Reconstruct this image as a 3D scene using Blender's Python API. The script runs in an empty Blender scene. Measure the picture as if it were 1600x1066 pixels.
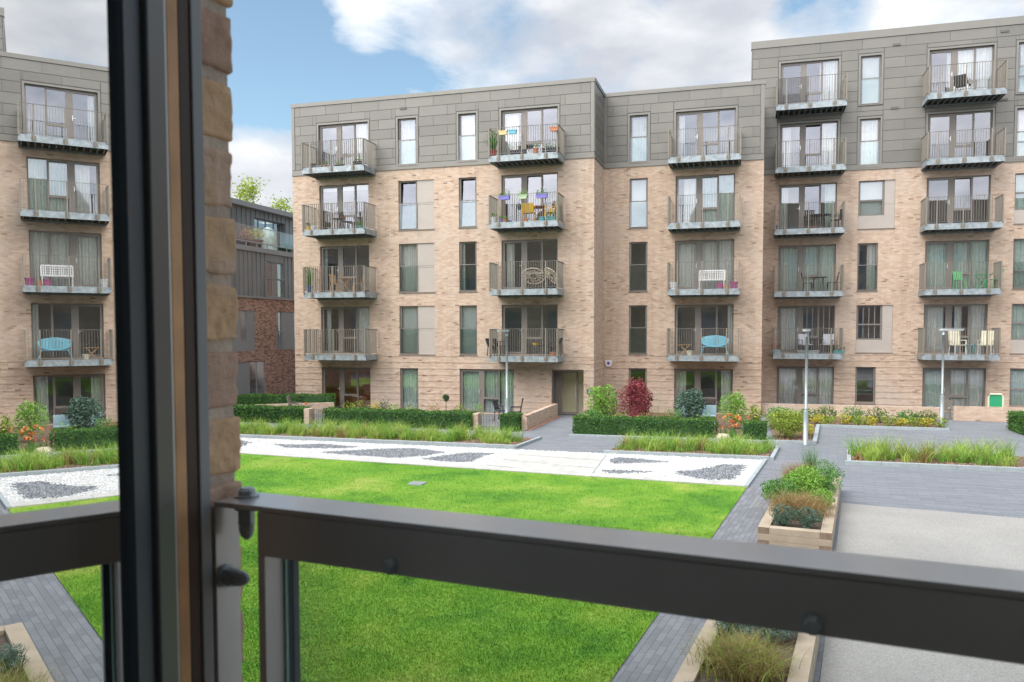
import bpy, math, random
import numpy as np
from math import sin, cos, pi, radians, tan
from mathutils import Vector, Matrix
random.seed(7); rng = np.random.default_rng(7)
scene = bpy.context.scene
COL = scene.collection
# ---------------------------------------------------------------- camera model
F, PITCH, ROLL, YAW, PPY, CAMZ = 1259.045, 0.04672, 0.002274, 0.281974, 573.407, 4.0
def ray(u, v):
    a = (u-800)/F; b = -(v-PPY)/F
    cr, sr, cp, sp, c, s = cos(ROLL), sin(ROLL), cos(PITCH), sin(PITCH), cos(YAW), sin(YAW)
    x, uu = a*cr+b*sr, -a*sr+b*cr
    y = cp+uu*sp; z = -sp+uu*cp
    return (x*c-y*s, x*s+y*c, z)
def aY(u, v, Y):
    r = ray(u, v); k = Y/r[1]; return (r[0]*k, Y, r[2]*k+CAMZ)
def aX(u, v, X):
    r = ray(u, v); k = X/r[0]; return (X, r[1]*k, r[2]*k+CAMZ)
def G(u, v, z=0.0):
    r = ray(u, v); k = (z-CAMZ)/r[2]; return (r[0]*k, r[1]*k)
def XatY(u, Y, v=516): return aY(u, v, Y)[0]
# local frame of our own building (aligned with the courtyard)
AZ = radians(24.06)-YAW
NX, NY = sin(AZ), cos(AZ); UX, UY = cos(AZ), -sin(AZ)
def UT(U, T): return (U*UX+T*NX, U*UY+T*NY)
# ---------------------------------------------------------------- materials
def new_mat(name):
    m = bpy.data.materials.new(name); m.use_nodes = True
    nt = m.node_tree; b = nt.nodes['Principled BSDF']; return m, nt, b
def N(nt, t, **kw):
    n = nt.nodes.new(t)
    for k, v in kw.items(): setattr(n, k, v)
    return n
def ramp(nt, stops, src=None, interp='LINEAR'):
    r = N(nt, 'ShaderNodeValToRGB'); e = r.color_ramp.elements; r.color_ramp.interpolation = interp
    while len(e) < len(stops): e.new(0.5)
    for i, (p, c) in enumerate(stops):
        e[i].position = p; e[i].color = (c[0], c[1], c[2], 1)
    if src is not None: nt.links.new(src, r.inputs[0])
    return r
def noise(nt, scale, detail=4, vec=None, rough=.55):
    n = N(nt, 'ShaderNodeTexNoise'); n.inputs['Scale'].default_value = scale; n.inputs['Detail'].default_value = detail
    n.inputs['Roughness'].default_value = rough
    if vec is not None: nt.links.new(vec, n.inputs['Vector'])
    return n
def objco(nt):
    return N(nt, 'ShaderNodeTexCoord').outputs['Object']
def mul(c, k): return tuple(min(1, x*k) for x in c)
def M(name, col, rough=.6, metal=0, var=.15, vscale=3, bump=0, bscale=40, spec=.5, attr=None, trans=None):
    m, nt, b = new_mat(name); v = objco(nt)
    n = noise(nt, vscale, 5, v)
    r = ramp(nt, [(.3, mul(col, 1-var)), (.7, mul(col, 1+var))], n.outputs['Fac'])
    out = r.outputs[0]
    if attr:
        a = N(nt, 'ShaderNodeAttribute', attribute_name='pv')
        mx = N(nt, 'ShaderNodeMix', data_type='RGBA', blend_type='MULTIPLY'); mx.inputs[0].default_value = 1
        r2 = ramp(nt, [(0, (1-attr,)*3), (1, (1, 1, 1))], a.outputs['Fac'])
        nt.links.new(out, mx.inputs[6]); nt.links.new(r2.outputs[0], mx.inputs[7]); out = mx.outputs[2]
    nt.links.new(out, b.inputs['Base Color'])
    b.inputs['Roughness'].default_value = rough; b.inputs['Metallic'].default_value = metal
    b.inputs['Specular IOR Level'].default_value = spec
    if bump:
        n2 = noise(nt, bscale, 4, v); bp = N(nt, 'ShaderNodeBump'); bp.inputs['Strength'].default_value = bump; bp.inputs['Distance'].default_value = .01
        nt.links.new(n2.outputs['Fac'], bp.inputs['Height']); nt.links.new(bp.outputs[0], b.inputs['Normal'])
    return m
def brick_mat(name, stops, mortar, bw=.225, rh=.075, ms=.012, rot=None, patch=0.0, flat=False, bump=.5):
    m, nt, b = new_mat(name); co = objco(nt)
    sep = N(nt, 'ShaderNodeSeparateXYZ'); nt.links.new(co, sep.inputs[0])
    comb = N(nt, 'ShaderNodeCombineXYZ')
    if flat:
        mp = N(nt, 'ShaderNodeMapping'); mp.inputs['Rotation'].default_value = (0, 0, rot or 0); nt.links.new(co, mp.inputs[0]); vec = mp.outputs[0]
    else:
        ad = N(nt, 'ShaderNodeMath', operation='ADD'); nt.links.new(sep.outputs[0], ad.inputs[0]); nt.links.new(sep.outputs[1], ad.inputs[1])
        nt.links.new(ad.outputs[0], comb.inputs[0]); nt.links.new(sep.outputs[2], comb.inputs[1]); vec = comb.outputs[0]
    br = N(nt, 'ShaderNodeTexBrick'); nt.links.new(vec, br.inputs['Vector'])
    for k, v in (('Scale', 1), ('Mortar Size', ms/2), ('Mortar Smooth', .15), ('Bias', 0), ('Brick Width', bw), ('Row Height', rh)): br.inputs[k].default_value = v
    br.inputs['Color1'].default_value = (0, 0, 0, 1); br.inputs['Color2'].default_value = (1, 1, 1, 1); br.inputs['Mortar'].default_value = (.5, .5, .5, 1)
    r = ramp(nt, stops, br.outputs['Color'])
    big = noise(nt, .35, 5, co); fine = noise(nt, 14, 4, co)
    mixf = N(nt, 'ShaderNodeMix', data_type='RGBA', blend_type='MULTIPLY'); mixf.inputs[0].default_value = 1
    rf = ramp(nt, [(.3, (.93, .93, .93)), (.7, (1.05, 1.04, 1.03))], fine.outputs['Fac'])
    nt.links.new(r.outputs[0], mixf.inputs[6]); nt.links.new(rf.outputs[0], mixf.inputs[7])
    col = mixf.outputs[2]
    if not flat:   # rain streaks and weathering running down the wall
        mps = N(nt, 'ShaderNodeMapping'); mps.inputs['Scale'].default_value = (1.6, .10, 1); nt.links.new(vec, mps.inputs[0]); sn = noise(nt, 1.5, 6, mps.outputs[0], .65)
        rs = ramp(nt, [(.30, (.84, .83, .82)), (.5, (1, 1, 1)), (.75, (1.05, 1.05, 1.04))], sn.outputs['Fac']); m3 = N(nt, 'ShaderNodeMix', data_type='RGBA', blend_type='MULTIPLY'); m3.inputs[0].default_value = 1
        nt.links.new(col, m3.inputs[6]); nt.links.new(rs.outputs[0], m3.inputs[7]); col = m3.outputs[2]
    if patch:
        mp2 = N(nt, 'ShaderNodeMix', data_type='RGBA'); rp = ramp(nt, [(.5, (0, 0, 0)), (.68, (patch,)*3)], big.outputs['Fac'])
        nt.links.new(rp.outputs[0], mp2.inputs[0]); nt.links.new(col, mp2.inputs[6]); mp2.inputs[7].default_value = (*mortar, 1); col = mp2.outputs[2]
    mm = N(nt, 'ShaderNodeMix', data_type='RGBA'); nt.links.new(br.outputs['Fac'], mm.inputs[0]); nt.links.new(col, mm.inputs[6]); mm.inputs[7].default_value = (*mortar, 1)
    nt.links.new(mm.outputs[2], b.inputs['Base Color']); b.inputs['Roughness'].default_value = .88; b.inputs['Specular IOR Level'].default_value = .25
    bp = N(nt, 'ShaderNodeBump', invert=True); bp.inputs['Strength'].default_value = bump; bp.inputs['Distance'].default_value = .01
    nt.links.new(br.outputs['Fac'], bp.inputs['Height']); nt.links.new(bp.outputs[0], b.inputs['Normal'])
    return m
def glass_mat(name, refl=.3, tint=(.8, .86, .84), gcol=(.93, .94, 1), rough=0.0):
    m, nt, b = new_mat(name); nt.nodes.remove(b); out = nt.nodes['Material Output']
    tr = N(nt, 'ShaderNodeBsdfTransparent'); tr.inputs[0].default_value = (*tint, 1)
    gl = N(nt, 'ShaderNodeBsdfGlossy'); gl.inputs[0].default_value = (*gcol, 1); gl.inputs['Roughness'].default_value = rough
    fr = N(nt, 'ShaderNodeFresnel'); fr.inputs[0].default_value = 1.5
    mp = N(nt, 'ShaderNodeMapRange'); mp.inputs[1].default_value = 0.04; mp.inputs[2].default_value = .6; mp.inputs[3].default_value = refl; mp.inputs[4].default_value = min(1, refl+(.5 if refl > .05 else .25))
    nt.links.new(fr.outputs[0], mp.inputs[0])
    mx = N(nt, 'ShaderNodeMixShader'); nt.links.new(mp.outputs[0], mx.inputs[0]); nt.links.new(tr.outputs[0], mx.inputs[1]); nt.links.new(gl.outputs[0], mx.inputs[2])
    nt.links.new(mx.outputs[0], out.inputs[0]); return m
def leaf_mat(name, c1, c2, scale=3, rough=.55, tr=.25):
    m, nt, b = new_mat(name); v = objco(nt); a = N(nt, 'ShaderNodeAttribute', attribute_name='pv')
    r = ramp(nt, [(0, c1), (1, c2)], a.outputs['Fac'])
    n = noise(nt, scale, 3, v); r2 = ramp(nt, [(.3, (.72,)*3), (.7, (1.2,)*3)], n.outputs['Fac'])
    mx = N(nt, 'ShaderNodeMix', data_type='RGBA', blend_type='MULTIPLY'); mx.inputs[0].default_value = 1
    nt.links.new(r.outputs[0], mx.inputs[6]); nt.links.new(r2.outputs[0], mx.inputs[7])
    nt.links.new(mx.outputs[2], b.inputs['Base Color']); b.inputs['Roughness'].default_value = rough; b.inputs['Specular IOR Level'].default_value = .3
    t = N(nt, 'ShaderNodeBsdfTranslucent'); nt.links.new(mx.outputs[2], t.inputs[0])
    ms = N(nt, 'ShaderNodeMixShader'); ms.inputs[0].default_value = tr
    nt.links.new(b.outputs[0], ms.inputs[1]); nt.links.new(t.outputs[0], ms.inputs[2]); nt.links.new(ms.outputs[0], nt.nodes['Material Output'].inputs[0])
    return m
BR = [(0, (.25, .165, .12)), (.03, (.37, .25, .18)), (.06, (.45, .315, .232)), (.4, (.485, .348, .256)), (.7, (.52, .384, .288)), (.97, (.555, .43, .335))]
RB = [(0, (.14, .09, .08)), (.2, (.25, .15, .12)), (.5, (.35, .21, .165)), (.8, (.42, .27, .21)), (1, (.48, .31, .24))]
mt = dict(
 brick=brick_mat('buff_brick', BR, (.47, .395, .335), patch=.5, bump=.35),
 dbrick=brick_mat('red_brick', RB, (.26, .22, .20)),
 clad=M('zinc_cladding', (.188, .176, .155), .42, .25, .05, 1.2, attr=.16),
 cladbase=M('zinc_seam', (.105, .10, .09), .6),
 trim=M('zinc_trim', (.200, .188, .166), .4, .3, .04),
 frame=M('window_frame_paint', (.19, .165, .145), .45, 0, .05),
 rail=M('railing_paint', (.21, .185, .15), .5, .1, .08),
 galv=M('galvanised_steel', (.29, .325, .34), .5, .35, .3, 5, .15),
 soffit=M('soffit_steel', (.19, .205, .205), .6, .3, .3, 5),
 glass=glass_mat('window_glass', .27, (.94, .95, .94), (.76, .765, .83)),
 guard=glass_mat('guard_glass', .12, (.86, .93, .9)),
 cleanglass=glass_mat('clear_glass', .012, (.985, .995, .99)),
 sash=glass_mat('sash_glass', .80, (.35, .35, .35), (.93, .94, .94)),
 curtain=M('curtain_cloth', (.78, .80, .76), .9, 0, .08, 6),
 greencurtain=M('green_curtain_cloth', (.64, .76, .70), .9, 0, .1, 6),
 blind=M('blind_cloth', (.62, .68, .64), .9, 0, .04, 2),
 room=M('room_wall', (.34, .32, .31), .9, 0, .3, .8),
 reflectroom=M('reflection_tone_wall', (.60, .28, .12), .9, 0, .4, 1.2),  # orange-brown reflection in the door glass, painted as wall colour
 hall=M('hall_light_tone', (.80, .74, .54), .9, 0, .1, 1),  # warm light of the corridor put into the wall colour
 panel=M('beige_panel', (.40, .35, .31), .55, 0, .04, 2),
 graypanel=M('grey_panel', (.22, .23, .24), .5, 0, .05, 2),
 standing=M('standing_seam', (.20, .21, .22), .45, .3, .12, .8, attr=.12),
 dframe=M('dark_frame', (.22, .24, .25), .5),
 white=M('white_paint', (.72, .72, .72), .5, 0, .05),
 handle=M('chrome_handle', (.7, .7, .7), .3, .6, .03),
 lamp=M('galvanised_post', (.30, .33, .34), .45, .4, .1, 8),
 lens=M('lamp_lens', (.55, .58, .58), .3, 0, .03),
 kerb=M('kerb_concrete', (.30, .34, .35), .8, 0, .12, 3, .2),
 mulch=M('bark_mulch', (.14, .09, .065), .95, 0, .5, 25, .8, 60),
 soil=M('soil', (.10, .075, .055), .95, 0, .4, 20, .8),
 wslab=M('white_slab', (.44, .43, .405), .75, 0, .14, 2.5, .1),
 timber=M('sleeper_timber', (.40, .325, .24), .8, 0, .14, 3, .3, 30),
 endgrain=M('sleeper_end', (.24, .175, .125), .9, 0, .2, 9),
 darkmetal=M('dark_rail_metal', (.46, .425, .395), .30, .3, .06, 10),
 gasket=M('gasket', (.030, .036, .044), .55, 0, .1),
 stile=M('stile_paint', (.06, .054, .05), .5, 0, .1),
 bright=M('edge_highlight', (.55, .53, .52), .35, .4, .1),  # pale tone stands in for the catch light on the stile corner
 oak=M('oak_trim', (.66, .33, .14), .5, 0, .18, 14),
 brown=M('brown_seal', (.075, .035, .018), .6),
 greyjamb=M('grey_jamb', (.27, .255, .245), .5),
 bolt=M('bolt_steel', (.36, .37, .38), .35, .2, .2, 60),
 mortar=M('mortar', (.56, .43, .33), .95, 0, .2, 20, .8),
 plaster=M('plaster', (.80, .78, .75), .9),
 branch=M('bark', (.12, .085, .06), .9, 0, .2, 10),
 paleyellow=M('pale_yellow_plastic', (.70, .52, .25), .6), edgegreen=M('glass_edge_green', (.55, .75, .66), .3, 0, .03), yellow=M('yellow_plastic', (.80, .48, .03), .5), darkred=M('dark_red_metal', (.30, .05, .04), .5),
 lblue=M('light_blue_paint', (.14, .42, .52), .5), cyan=M('cyan_plastic', (.05, .45, .60), .5), purple=M('purple_plastic', (.20, .18, .50), .6),
 palegreen=M('pale_green_plastic', (.40, .52, .33), .6), terracotta=M('terracotta', (.50, .20, .11), .85), pink=M('pink_plastic', (.42, .10, .26), .5),
 rattan=M('rattan', (.56, .47, .36), .8, 0, .2, 20), dark=M('dark_rattan', (.035, .035, .04), .7), black=M('black_plastic', (.03, .035, .05), .5),
 cream=M('cream_fabric', (.62, .58, .44), .9), greenmetal=M('green_metal', (.06, .36, .12), .5), board=M('green_board', (.02, .28, .13), .6),
 wood=M('folding_wood', (.42, .26, .14), .7, 0, .15, 20), bluepot=M('blue_glaze', (.05, .10, .22), .3), teal=M('teal_glaze', (.08, .33, .33), .4),
 orange=M('orange_plastic', (.75, .20, .05), .6), greyfab=M('grey_fabric', (.42, .43, .46), .9), taupe=M('taupe_fabric', (.20, .165, .14), .9),
 bluegrey=M('blue_grey_paint', (.30, .42, .46), .6), cover=M('furniture_cover', (.42, .52, .50), .6, 0, .3, 4, .5, 8), bowl=M('bowl_pot', (.16, .11, .09), .8),
 brickpave=M('red_brick_edging', (.42, .20, .14), .9), signm=M('sign_slate', (.07, .09, .12), .5), alarm=M('alarm_case', (.72, .66, .68), .4), alarmblue=M('alarm_lens', (.12, .10, .30), .3),
)
_b = mt['darkmetal'].node_tree.nodes['Principled BSDF']; _b.inputs['Specular IOR Level'].default_value = .9; _b.inputs['Coat Weight'].default_value = .6; _b.inputs['Coat Roughness'].default_value = .2
# paving and lawn
def pave(name, c0, c1, mor, bw, rh, rot, ms=.008, bump=.35):
    return brick_mat(name, [(0, c0), (1, c1)], mor, bw, rh, ms, rot, 0, True, bump)
mt['pave'] = pave('block_paving', (.125, .132, .145), (.19, .20, .215), (.085, .09, .095), .22, .11, radians(8), .010)
mt['pave2'] = pave('plank_paving', (.155, .167, .188), (.215, .228, .25), (.11, .118, .128), .60, .085, radians(6), .009)
mt['pave3'] = pave('path_paving', (.155, .163, .178), (.21, .218, .235), (.10, .105, .115), .30, .10, radians(-82), .009)
def resin():
    m, nt, b = new_mat('resin_gravel'); v = objco(nt)
    vo = N(nt, 'ShaderNodeTexVoronoi'); vo.inputs['Scale'].default_value = 80; nt.links.new(v, vo.inputs['Vector'])
    sp = N(nt, 'ShaderNodeSeparateColor'); nt.links.new(vo.outputs['Color'], sp.inputs[0])
    r = ramp(nt, [(0, (.225, .22, .205)), (.4, (.285, .275, .258)), (1, (.36, .35, .33))], sp.outputs[0])
    n = noise(nt, .5, 5, v); r2 = ramp(nt, [(.3, (.88,)*3), (.7, (1.08,)*3)], n.outputs['Fac'])
    mx = N(nt, 'ShaderNodeMix', data_type='RGBA', blend_type='MULTIPLY'); mx.inputs[0].default_value = 1
    nt.links.new(r.outputs[0], mx.inputs[6]); nt.links.new(r2.outputs[0], mx.inputs[7]); nt.links.new(mx.outputs[2], b.inputs['Base Color'])
    b.inputs['Roughness'].default_value = .9; return m
mt['resin'] = resin()
def gravel(name, stops, sc):
    m, nt, b = new_mat(name); v = objco(nt)
    vo = N(nt, 'ShaderNodeTexVoronoi'); vo.inputs['Scale'].default_value = sc; nt.links.new(v, vo.inputs['Vector'])
    sp = N(nt, 'ShaderNodeSeparateColor'); nt.links.new(vo.outputs['Color'], sp.inputs[0])
    r = ramp(nt, stops, sp.outputs[0]); nt.links.new(r.outputs[0], b.inputs['Base Color']); b.inputs['Roughness'].default_value = .85
    bp = N(nt, 'ShaderNodeBump', invert=True); bp.inputs['Strength'].default_value = .6; bp.inputs['Distance'].default_value = .02
    nt.links.new(vo.outputs['Distance'], bp.inputs['Height']); nt.links.new(bp.outputs[0], b.inputs['Normal']); return m
mt['wgravel'] = gravel('white_gravel', [(0, (.30, .30, .29)), (.3, (.48, .48, .47)), (1, (.60, .60, .59))], 26)
mt['dgravel'] = gravel('dark_gravel', [(0, (.06, .065, .075)), (.6, (.14, .15, .165)), (1, (.30, .32, .34))], 24)
def lawnmat(name, blades):
    m, nt, b = new_mat(name); v = objco(nt)
    n1 = noise(nt, .45, 6, v, .62); n2 = noise(nt, 1.5, 7, v, .68)
    r1 = ramp(nt, [(.33, (.075, .205, .024)), (.45, (.122, .272, .027)), (.55, (.165, .305, .036)), (.68, (.26, .345, .07))], n1.outputs['Fac'])
    r2 = ramp(nt, [(.32, (.60, .74, .72)), (.45, (.98, .99, 1)), (.58, (1.04, 1.02, 1)), (.74, (1.36, 1.14, 1.4))], n2.outputs['Fac'])
    mx = N(nt, 'ShaderNodeMix', data_type='RGBA', blend_type='MULTIPLY'); mx.inputs[0].default_value = 1
    nt.links.new(r1.outputs[0], mx.inputs[6]); nt.links.new(r2.outputs[0], mx.inputs[7]); out = mx.outputs[2]
    if blades:
        a = N(nt, 'ShaderNodeAttribute', attribute_name='pv'); r3 = ramp(nt, [(0, (1.0, 1.0, .95)), (.85, (1.40, 1.27, 1.3)), (1, (1.8, 1.4, 1.9))], a.outputs['Fac'])
        m2 = N(nt, 'ShaderNodeMix', data_type='RGBA', blend_type='MULTIPLY'); m2.inputs[0].default_value = 1
        nt.links.new(out, m2.inputs[6]); nt.links.new(r3.outputs[0], m2.inputs[7]); out = m2.outputs[2]
    else:
        n3 = noise(nt, 60, 3, v); bp = N(nt, 'ShaderNodeBump'); bp.inputs['Strength'].default_value = .6; bp.inputs['Distance'].default_value = .02
        nt.links.new(n3.outputs['Fac'], bp.inputs['Height']); nt.links.new(bp.outputs[0], b.inputs['Normal'])
    nt.links.new(out, b.inputs['Base Color']); b.inputs['Roughness'].default_value = .75; b.inputs['Specular IOR Level'].default_value = .2
    return m
mt['lawn'] = lawnmat('lawn_soil_green', False); mt['blades'] = lawnmat('lawn_blades', True)
LF = dict(
 hedge=leaf_mat('hedge_leaf', (.035, .10, .018), (.12, .25, .045)),
 hedgel=leaf_mat('hedge_leaf_light', (.05, .12, .02), (.16, .26, .05)),
 grassy=leaf_mat('grass_leaf', (.22, .40, .045), (.50, .60, .16), tr=.35),
 lime=leaf_mat('lime_leaf', (.10, .26, .035), (.32, .53, .09)),
 red=leaf_mat('red_leaf', (.13, .022, .03), (.42, .09, .11)),
 greygreen=leaf_mat('grey_green_leaf', (.035, .085, .05), (.17, .26, .20)),
 yellowg=leaf_mat('yellow_green_leaf', (.13, .24, .035), (.40, .44, .07)),
 yellow=leaf_mat('yellow_leaf', (.34, .34, .04), (.66, .56, .07)),
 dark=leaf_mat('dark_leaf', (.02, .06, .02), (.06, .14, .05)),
 tan=leaf_mat('tan_leaf', (.26, .17, .07), (.46, .33, .15)),
 bluish=leaf_mat('bluish_leaf', (.10, .17, .13), (.24, .33, .27)),
 orangefl=leaf_mat('orange_petal', (.60, .20, .07), (.80, .36, .14)),
 herb=leaf_mat('herb_leaf', (.055, .16, .035), (.19, .38, .09)),
 pinkfl=leaf_mat('pink_petal', (.45, .10, .2), (.7, .25, .35)),
 tree=leaf_mat('tree_leaf', (.20, .30, .03), (.50, .55, .10), tr=.4),
)
mt.update({'leaf_'+k: v for k, v in LF.items()})
# ---------------------------------------------------------------- mesh builder
class MB:
    def __init__(s): s.v = []; s.f = []; s.mi = []; s.pv = []
    def quad(s, a, b, c, d, m=0, pv=None):
        i = len(s.v); s.v += [a, b, c, d]; s.f.append((i, i+1, i+2, i+3)); s.mi.append(m); s.pv.append(random.random() if pv is None else pv)
    def poly(s, pts, m=0):
        i = len(s.v); s.v += list(pts); s.f.append(tuple(range(i, i+len(pts)))); s.mi.append(m); s.pv.append(random.random())
    def hexa(s, P, m=0):
        i = len(s.v); s.v += P; p = random.random()
        for q in ((0, 3, 2, 1), (4, 5, 6, 7), (0, 1, 5, 4), (1, 2, 6, 5), (2, 3, 7, 6), (3, 0, 4, 7)):
            s.f.append(tuple(i+k for k in q)); s.mi.append(m); s.pv.append(p)
    def box(s, x0, x1, y0, y1, z0, z1, m=0):
        s.hexa([(x0, y0, z0), (x1, y0, z0), (x1, y1, z0), (x0, y1, z0), (x0, y0, z1), (x1, y0, z1), (x1, y1, z1), (x0, y1, z1)], m)
    def utbox(s, U0, U1, T0, T1, z0, z1, m=0):
        a, b, c, d = UT(U0, T0), UT(U1, T0), UT(U1, T1), UT(U0, T1)
        s.hexa([(*a, z0), (*b, z0), (*c, z0), (*d, z0), (*a, z1), (*b, z1), (*c, z1), (*d, z1)], m)
    def bar(s, p, q, w, h=None, m=0, up=(0, 0, 1)):
        h = h or w; p = Vector(p); q = Vector(q); d = (q-p).normalized(); up = Vector(up)
        if abs(d.dot(up)) > .95: up = Vector((0, 1, 0)) if abs(d.y) < .9 else Vector((1, 0, 0))
        sd = d.cross(up).normalized(); u2 = sd.cross(d)
        P = []
        for o in (p, q):
            for a, b in ((-1, -1), (1, -1), (1, 1), (-1, 1)): P.append(tuple(o+sd*a*w/2+u2*b*h/2))
        s.hexa(P, m)
    def tube(s, pts, r, n=8, m=0, cap=True):
        pts = [Vector(p) for p in pts]; rs = r if isinstance(r, (list, tuple)) else [r]*len(pts); base = len(s.v)
        for k, p in enumerate(pts):
            d = (pts[min(k+1, len(pts)-1)]-pts[max(k-1, 0)]).normalized()
            a = Vector((0, 0, 1)) if abs(d.z) < .9 else Vector((1, 0, 0)); e1 = d.cross(a).normalized(); e2 = d.cross(e1)
            for j in range(n):
                t = 2*pi*j/n; s.v.append(tuple(p+e1*cos(t)*rs[k]+e2*sin(t)*rs[k]))
        for k in range(len(pts)-1):
            for j in range(n):
                a = base+k*n+j; b = base+k*n+(j+1) % n; s.f.append((a, b, b+n, a+n)); s.mi.append(m); s.pv.append(.5)
        if cap:
            s.f.append(tuple(base+j for j in range(n))); s.mi.append(m); s.pv.append(.5)
            s.f.append(tuple(base+(len(pts)-1)*n+j for j in reversed(range(n)))); s.mi.append(m); s.pv.append(.5)
    def lathe(s, c, prof, n=16, m=0):   # prof: (r,z)
        s.tube([(c[0], c[1], c[2]+z+i*1e-5) for i, (r, z) in enumerate(prof)], [max(r, 1e-4) for r, z in prof], n, m)
    def leaf(s, p, L, W, nrm=None, m=0):
        d = Vector((random.gauss(0, 1), random.gauss(0, 1), random.gauss(0, .8))).normalized() if nrm is None else nrm
        a = Vector((random.gauss(0, 1), random.gauss(0, 1), random.gauss(0, 1))); e = d.cross(a).normalized()
        p = Vector(p); s.quad(tuple(p-d*L/2), tuple(p+e*W/2), tuple(p+d*L/2), tuple(p-e*W/2), m)
    def blade(s, p, h, lean, w, segs=3, m=0):
        a = random.uniform(0, 2*pi); dx, dy = cos(a), sin(a); px, py = -dy, dx; i = len(s.v); pv = random.random(); b = random.uniform(0, pi); qx, qy = cos(b), sin(b)
        for k in range(segs+1):
            t = k/segs; r = lean*t*t; z = h*(t-.35*lean/h*t*t*t); ww = w*(1-t*.9)/2
            s.v += [(p[0]+dx*r-qx*ww, p[1]+dy*r-qy*ww, p[2]+z), (p[0]+dx*r+qx*ww, p[1]+dy*r+qy*ww, p[2]+z)]
        for k in range(segs):
            j = i+2*k; s.f.append((j, j+1, j+3, j+2)); s.mi.append(m); s.pv.append(pv)
    def build(s, name, mats, parent=None, smooth=False):
        if isinstance(mats, str): mats = [mats]
        me = bpy.data.meshes.new(name); me.from_pydata(s.v, [], s.f)
        for k in mats: me.materials.append(mt[k])
        me.polygons.foreach_set('material_index', s.mi)
        at = me.attributes.new('pv', 'FLOAT', 'FACE'); at.data.foreach_set('value', s.pv)
        if smooth: me.polygons.foreach_set('use_smooth', [True]*len(s.f))
        me.update(); o = bpy.data.objects.new(name, me); COL.objects.link(o); o.parent = parent
        return o
def bevel(o, w=.004, seg=2):
    b = o.modifiers.new('bevel', 'BEVEL'); b.width = w; b.segments = seg; b.limit_method = 'ANGLE'; return o
def tag(o, label=None, cat=None, group=None, kind=None):
    if label: o['label'] = label
    if cat: o['category'] = cat
    if group: o['group'] = group
    if kind: o['kind'] = kind
    return o
def empty(name, loc=(0, 0, 0), rz=0, label=None, cat=None, group=None):
    o = bpy.data.objects.new(name, None); o.location = loc; o.rotation_euler = (0, 0, rz); o.empty_display_size = .2; COL.objects.link(o)
    return tag(o, label, cat, group)
def copy_tree(o, parent=None):
    c = o.copy(); COL.objects.link(c); c.parent = parent
    for ch in [x for x in bpy.data.objects if x.parent == o]: copy_tree(ch, c)
    return c
def sheet(name, pts, z, mat, kind='structure', th=None):
    b = MB(); b.poly([(x, y, z) for x, y in pts]); o = b.build(name, mat); tag(o, kind=kind); return o
# ---------------------------------------------------------------- walls with openings
def wall_grid(b, ax, c, h0, h1, z0, z1, holes, depth, sgn=-1, m=0, extra=()):
    """ax 'y': plane Y=c spanning X h0..h1 ; ax 'x': plane X=c spanning Y. holes (a0,a1,z0,z1). depth: reveal depth"""
    P = (lambda a, d, z: (a, c+d, z)) if ax == 'y' else (lambda a, d, z: (c+d, a, z))
    xs = sorted({h0, h1, *[min(max(h[0], h0), h1) for h in holes], *[min(max(h[1], h0), h1) for h in holes]})
    zs = sorted({z0, z1, *[min(max(h[2], z0), z1) for h in holes], *[min(max(h[3], z0), z1) for h in holes]})
    for i in range(len(xs)-1):
        for j in range(len(zs)-1):
            mx, mz = (xs[i]+xs[i+1])/2, (zs[j]+zs[j+1])/2
            if any(h[0] < mx < h[1] and h[2] < mz < h[3] for h in holes): continue
            b.quad(P(xs[i], 0, zs[j]), P(xs[i+1], 0, zs[j]), P(xs[i+1], 0, zs[j+1]), P(xs[i], 0, zs[j+1]), m)
    for a0, a1, q0, q1 in holes:
        for (A, B) in (((a0, q0), (a0, q1)), ((a0, q1), (a1, q1)), ((a1, q1), (a1, q0)), ((a1, q0), (a0, q0))):
            b.quad(P(A[0], 0, A[1]), P(B[0], 0, B[1]), P(B[0], depth, B[1]), P(A[0], depth, A[1]), m)
def curtain(b, x0, x1, z0, z1, Y, amp=.03, wl=.13):
    n = max(4, int((x1-x0)/.03)); ph = random.uniform(0, 6)
    pr = None
    for i in range(n+1):
        x = x0+(x1-x0)*i/n; y = Y+amp*sin(2*pi*x/wl+ph)+amp*.5*sin(2*pi*x/(wl*2.3)+ph*2)
        if pr: b.quad((pr[0], pr[1], z0), (x, y, z0), (x, y, z1), (pr[0], pr[1], z1))
        pr = (x, y)
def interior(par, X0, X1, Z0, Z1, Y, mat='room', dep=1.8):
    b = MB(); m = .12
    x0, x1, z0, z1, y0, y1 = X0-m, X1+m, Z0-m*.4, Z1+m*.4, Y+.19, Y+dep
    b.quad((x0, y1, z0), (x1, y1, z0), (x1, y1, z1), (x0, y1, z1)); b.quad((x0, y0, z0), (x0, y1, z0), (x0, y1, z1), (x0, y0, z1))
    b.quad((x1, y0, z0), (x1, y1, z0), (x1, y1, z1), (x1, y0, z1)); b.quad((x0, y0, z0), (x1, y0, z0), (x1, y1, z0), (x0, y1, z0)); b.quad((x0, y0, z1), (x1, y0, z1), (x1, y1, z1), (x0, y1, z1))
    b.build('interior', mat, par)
def pane(b, x0, x1, z0, z1, y, tilt=0, m=0):
    if tilt:
        dz = z1-z0; b.quad((x0, y, z0), (x1, y, z0), (x1, y+dz*sin(tilt), z1), (x0, y+dz*sin(tilt), z1), m)
    else:
        w = .0011*(x1-x0)
        b.quad((x0, y+random.uniform(-w, w), z0), (x1, y+random.uniform(-w, w), z0), (x1, y+random.uniform(-w, w), z1), (x0, y+random.uniform(-w, w), z1), m)
def fbar(b, x0, x1, y0, y1, z0, z1): b.box(x0, x1, y0, y1, z0, z1)
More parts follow.
